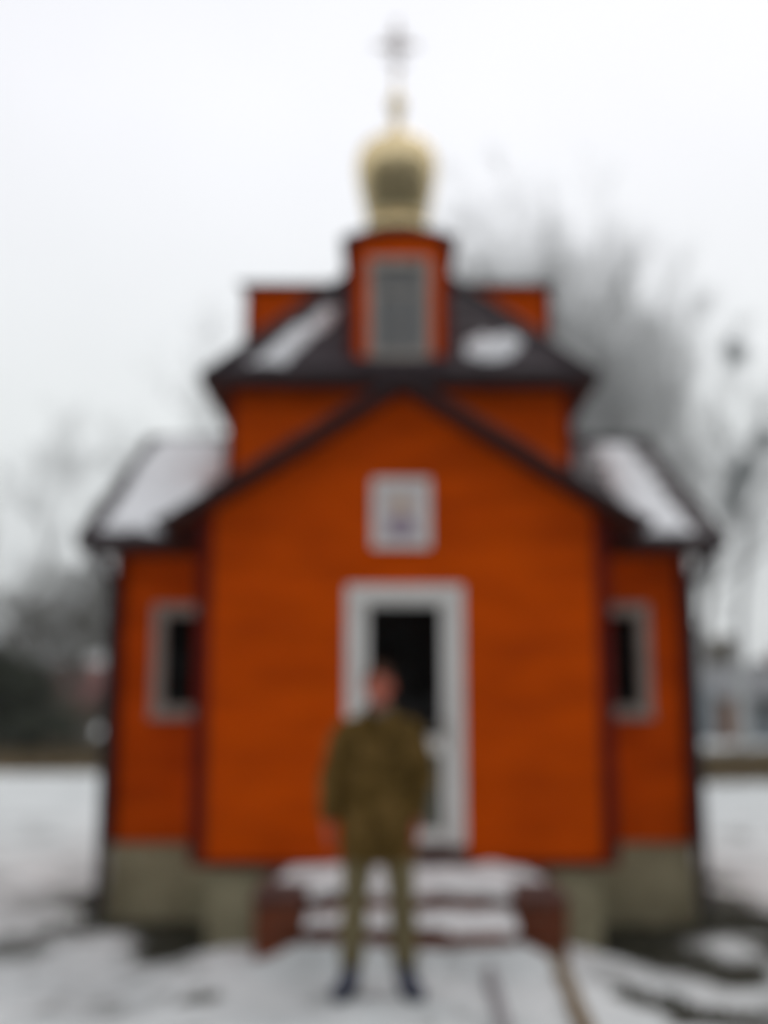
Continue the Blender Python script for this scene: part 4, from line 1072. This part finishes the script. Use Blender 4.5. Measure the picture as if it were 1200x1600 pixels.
def leafy(name, label, cat, x, y, w, h, n, m, seed, leaf=0.1, cone=False, group=None, dp=None):
    z0 = ground_z(x, y); root = empty(name, (x, y, z0), label, cat, group); rd = random.Random(seed); mb = MB(); dp = dp or w
    lob = [(rd.uniform(-.35, .35) * w, rd.uniform(-.35, .35) * dp, rd.uniform(0.2, 0.8) * h, rd.uniform(0.22, 0.38)) for _ in range(9)]
    for k in range(n):
        if cone:
            t_ = rd.random() ** 0.75; zz = h * t_; rr = w / 2 * (1 - t_) ** 0.8 * (0.45 + 0.6 * rd.random()) * (1 + 0.25 * math.sin(zz * 9)); a = rd.uniform(0, 6.283)
            c = Vector((x + rr * math.cos(a), y + rr * math.sin(a), z0 + 0.05 + zz))
        else:
            L = rd.choice(lob); v = Vector((rd.gauss(0, 1), rd.gauss(0, 1), rd.gauss(0, 1))).normalized() * rd.uniform(0.5, 1)
            c = Vector((x + L[0] + v.x * L[3] * w * 0.8, y + L[1] + v.y * L[3] * dp * 0.8, max(z0, z0 + L[2] + v.z * L[3] * h * 0.8)))
        t1 = Vector((rd.gauss(0, 1), rd.gauss(0, 1), rd.gauss(0, 1))).normalized() * leaf; t2 = t1.orthogonal().normalized() * leaf * 0.4
        mb.v += [tuple(c - t1), tuple(c + t2), tuple(c + t1), tuple(c - t2)]; q = len(mb.v); mb.f.append((q - 4, q - 3, q - 2, q - 1))
    mb.build('crown', m, root)
    mb = MB(); mb.tube([(x, y, z0 - 0.1), (x, y, z0 + h * 0.7)], [0.07, 0.02], 7); mb.build('trunk', M['darkbark'], root)
    return root
x, y = T(20, 33); leafy('evergreen_bush', 'dark evergreen bush at the left edge behind the dry grass', 'bush', x, y, 2.5, 3.3, 9000, M['evergreen'], 3, 0.10)
x, y = T(80, 31); leafy('evergreen_bush', 'lower olive green bush right of the dark evergreen', 'bush', x, y, 1.6, 1.6, 3500, M['evergreen'], 6, 0.09)
x, y = T(1125, 58); leafy('brown_bush', 'brownish bush rising behind the grey shed beside the right corner of the church', 'bush', x, y, 3.4, 6.2, 6500, M['hedge'], 9, 0.15)
x, y = T(1195, 60); leafy('brown_bush', 'lower grey brown bush at the right edge behind the grey shed', 'bush', x, y, 3.6, 4.4, 5000, M['hedge'], 12, 0.15)
x, y = T(135, 31); leafy('brown_bush', 'small low bush of brown twigs close to the left corner of the church', 'bush', x, y, 1.7, 0.85, 2000, M['hedge'], 23, 0.07)
x, y = T(66, 44); leafy('brown_bush', 'leafless brown thicket between the evergreens and the dark red house', 'bush', x, y, 2.0, 2.6, 4500, M['hedge'], 15, 0.11)
x, y = T(150, 52); leafy('brown_bush', 'dull brown thicket nearest the left corner of the church', 'bush', x, y, 2.2, 1.5, 4000, M['hedge'], 18, 0.12)

# ------------------------------------------------------------------ distant buildings
def house(name, label, x, y, w, d, hw, rise, mw, mr, snow=0.0, wins=2, door=None, group=None):
    z = ground_z(x, y); r = empty(name, (x, y, z), label, 'building', group)
    mb = MB(); mb.quadprism([(x - w / 2, y - d / 2, z - .2), (x - w / 2, y + d / 2, z - .2), (x - w / 2, y + d / 2, z + hw), (x - w / 2, y, z + hw + rise), (x - w / 2, y - d / 2, z + hw)],
                            [(x + w / 2, y - d / 2, z - .2), (x + w / 2, y + d / 2, z - .2), (x + w / 2, y + d / 2, z + hw), (x + w / 2, y, z + hw + rise), (x + w / 2, y - d / 2, z + hw)])
    mb.build('wall', mw, r)
    mb = MB(); o_ = 0.3; sl = rise / (d / 2)
    for s in (-1, 1):
        y1 = y + s * (d / 2 + o_); z1 = z + hw - sl * o_ + 0.03; z2 = z + hw + rise + 0.03
        mb.quadprism([(x - w / 2 - o_, y1, z1), (x - w / 2 - o_, y, z2), (x - w / 2 - o_, y, z2 + 0.12), (x - w / 2 - o_, y1, z1 + 0.12)], [(x + w / 2 + o_, y1, z1), (x + w / 2 + o_, y, z2), (x + w / 2 + o_, y, z2 + 0.12), (x + w / 2 + o_, y1, z1 + 0.12)])
    ro = mb.build('roof', mr, r)
    mb = MB(); mb.box(x + w * 0.2, x + w * 0.2 + 0.5, y - 0.2, y + 0.3, z + hw + rise * 0.5, z + hw + rise + 0.7); mb.build('chimney', M['redwall'], ro)
    for k in range(wins):
        cx = x - w / 2 + w * (k + 0.5) / wins; yy = y - d / 2
        mb = MB(); mb.box(cx - 0.5, cx + 0.5, yy - 0.05, yy + 0.02, z + 0.95, z + 2.05); f_ = mb.build('window', M['greywhite'], r)
        mb = MB(); mb.box(cx - 0.42, cx + 0.42, yy - 0.065, yy - 0.052, z + 1.03, z + 1.97); mb.build('pane', M['darkglass'], f_)
    if door is not None:
        mb = MB(); mb.box(x + door - 0.5, x + door + 0.5, y - d / 2 - 0.06, y - d / 2 + 0.02, z, z + 2.0); mb.build('door', M['rust'], r)
    return r
x, y = T(125, 82); house('village_house', 'far dark red house beyond the field left of the church', x, y, 11, 6, 2.2, 1.9, M['redwall'], M['redwall'], wins=3)
x, y = T(1175, 48); house('grey_shed', 'low grey blue shed with a rusty door far right of the church', x, y, 4.4, 4, 1.9, 1.2, M['greywall'], M['slate'], wins=1, door=-1.7)

# ------------------------------------------------------------------ dry grass
def grass(name, label, spots, m, seed, hmin, hmax, wd):
    rd = random.Random(seed); mb = MB()
    for (x, y) in spots:
        z = ground_z(x, y) - 0.01; a = rd.uniform(0, 6.283); h_ = rd.uniform(hmin, hmax); w_ = wd * rd.uniform(0.6, 1.3)
        dx, dy = math.cos(a) * w_, math.sin(a) * w_; lx, ly = rd.gauss(0, 0.35) * h_, rd.gauss(0, 0.35) * h_
        k = len(mb.v); mb.v += [(x - dx, y - dy, z), (x + dx, y + dy, z), (x + lx * 0.5 + dx * 0.6, y + ly * 0.5 + dy * 0.6, z + h_ * 0.6), (x + lx * 0.5 - dx * 0.6, y + ly * 0.5 - dy * 0.6, z + h_ * 0.6), (x + lx, y + ly, z + h_)]
        mb.f += [(k, k + 1, k + 2, k + 3), (k + 3, k + 2, k + 4)]
    o = mb.build(name, m); tag(o, label, 'grass', kind='stuff'); return o
rd = random.Random(77)
sp = []
while len(sp) < 42000:
    x_ = rd.uniform(-26, 26); y_ = rd.uniform(18.5, 27) if x_ < 0 else rd.uniform(15.5, 25)
    if abs(x_) > 4 and fbm(x_ * 0.25, y_ * 0.6, 4) + rd.uniform(-.3, .3) > -0.2: sp.append((x_, y_))
grass('dry_grass', 'brown dry grass band along the far edge of the snowy yard', sp, M['drygrass'], 1, 0.2, 0.5, 0.035)
sp = []
tries = 0
while len(sp) < 6500 and tries < 400000:
    tries += 1
    x_ = rd.uniform(-3.6, 4.2); y_ = rd.uniform(-3.0, 1.3)
    if base_dist(x_, y_) > 0.03 and mud(x_, y_) > rd.uniform(0.45, 1.3) and not (-1.1 < x_ < 1.45 and -1.1 < y_): sp.append((x_, y_))
M['wetgrass'] = mat('wet_dead_grass', (0.035, 0.036, 0.020), (0.085, 0.078, 0.045), 0.85, 5)
grass('dead_grass', 'short dead grass poking through snow at the foot of the church', sp, M['wetgrass'], 2, 0.03, 0.10, 0.004)

# unseen tall conifer wood, added to give dome and glass a dark reflection
rd = random.Random(5); mb = MB()
for t_ in range(104):
    a_ = R(130 + 280 * t_ / 103 + rd.uniform(-1, 1)); rr_ = rd.uniform(40, 48)
    if math.sin(a_) > 0.5: continue
    tx, ty = rr_ * math.cos(a_), 3 + rr_ * math.sin(a_); th = rd.uniform(17, 25)
    mb.tube([(tx, ty, -0.6), (tx, ty, th)], [0.28, 0.04], 6)
    for k in range(330):
        f_ = rd.random() ** 0.8; zz = 1.5 + (th - 1.5) * f_; rr = 2.6 * (1 - f_) ** 0.8 * rd.uniform(0.3, 1); a = rd.uniform(0, 6.283)
        c = Vector((tx + rr * math.cos(a), ty + rr * math.sin(a), zz)); t1 = Vector((rd.gauss(0, 1), rd.gauss(0, 1), rd.gauss(0, .5))).normalized() * 0.75; t2 = t1.orthogonal().normalized() * 0.4
        mb.v += [tuple(c - t1), tuple(c + t2), tuple(c + t1), tuple(c - t2)]; q = len(mb.v); mb.f.append((q - 4, q - 3, q - 2, q - 1))
o = mb.build('added_wood', M['conifer']); tag(o, 'dark conifer wood added out of view for the dome and glass to reflect', kind='stuff')

# ------------------------------------------------------------------ winter haze
mb = MB(); mb.box(-160, 160, -52, 130, -1.6, 31)
hz = bpy.data.materials.new('haze'); hz.use_nodes = True
hn, hl = hz.node_tree.nodes, hz.node_tree.links
for q in list(hn): hn.remove(q)
ho = hn.new('ShaderNodeOutputMaterial'); pv_ = hn.new('ShaderNodeVolumePrincipled')
pv_.inputs['Color'].default_value = (0.93, 0.95, 0.97, 1); pv_.inputs['Density'].default_value = 0.0004
hl.new(pv_.outputs[0], ho.inputs['Volume'])
o = mb.build('haze', hz); tag(o, 'thin pale winter haze over the whole yard', kind='stuff')
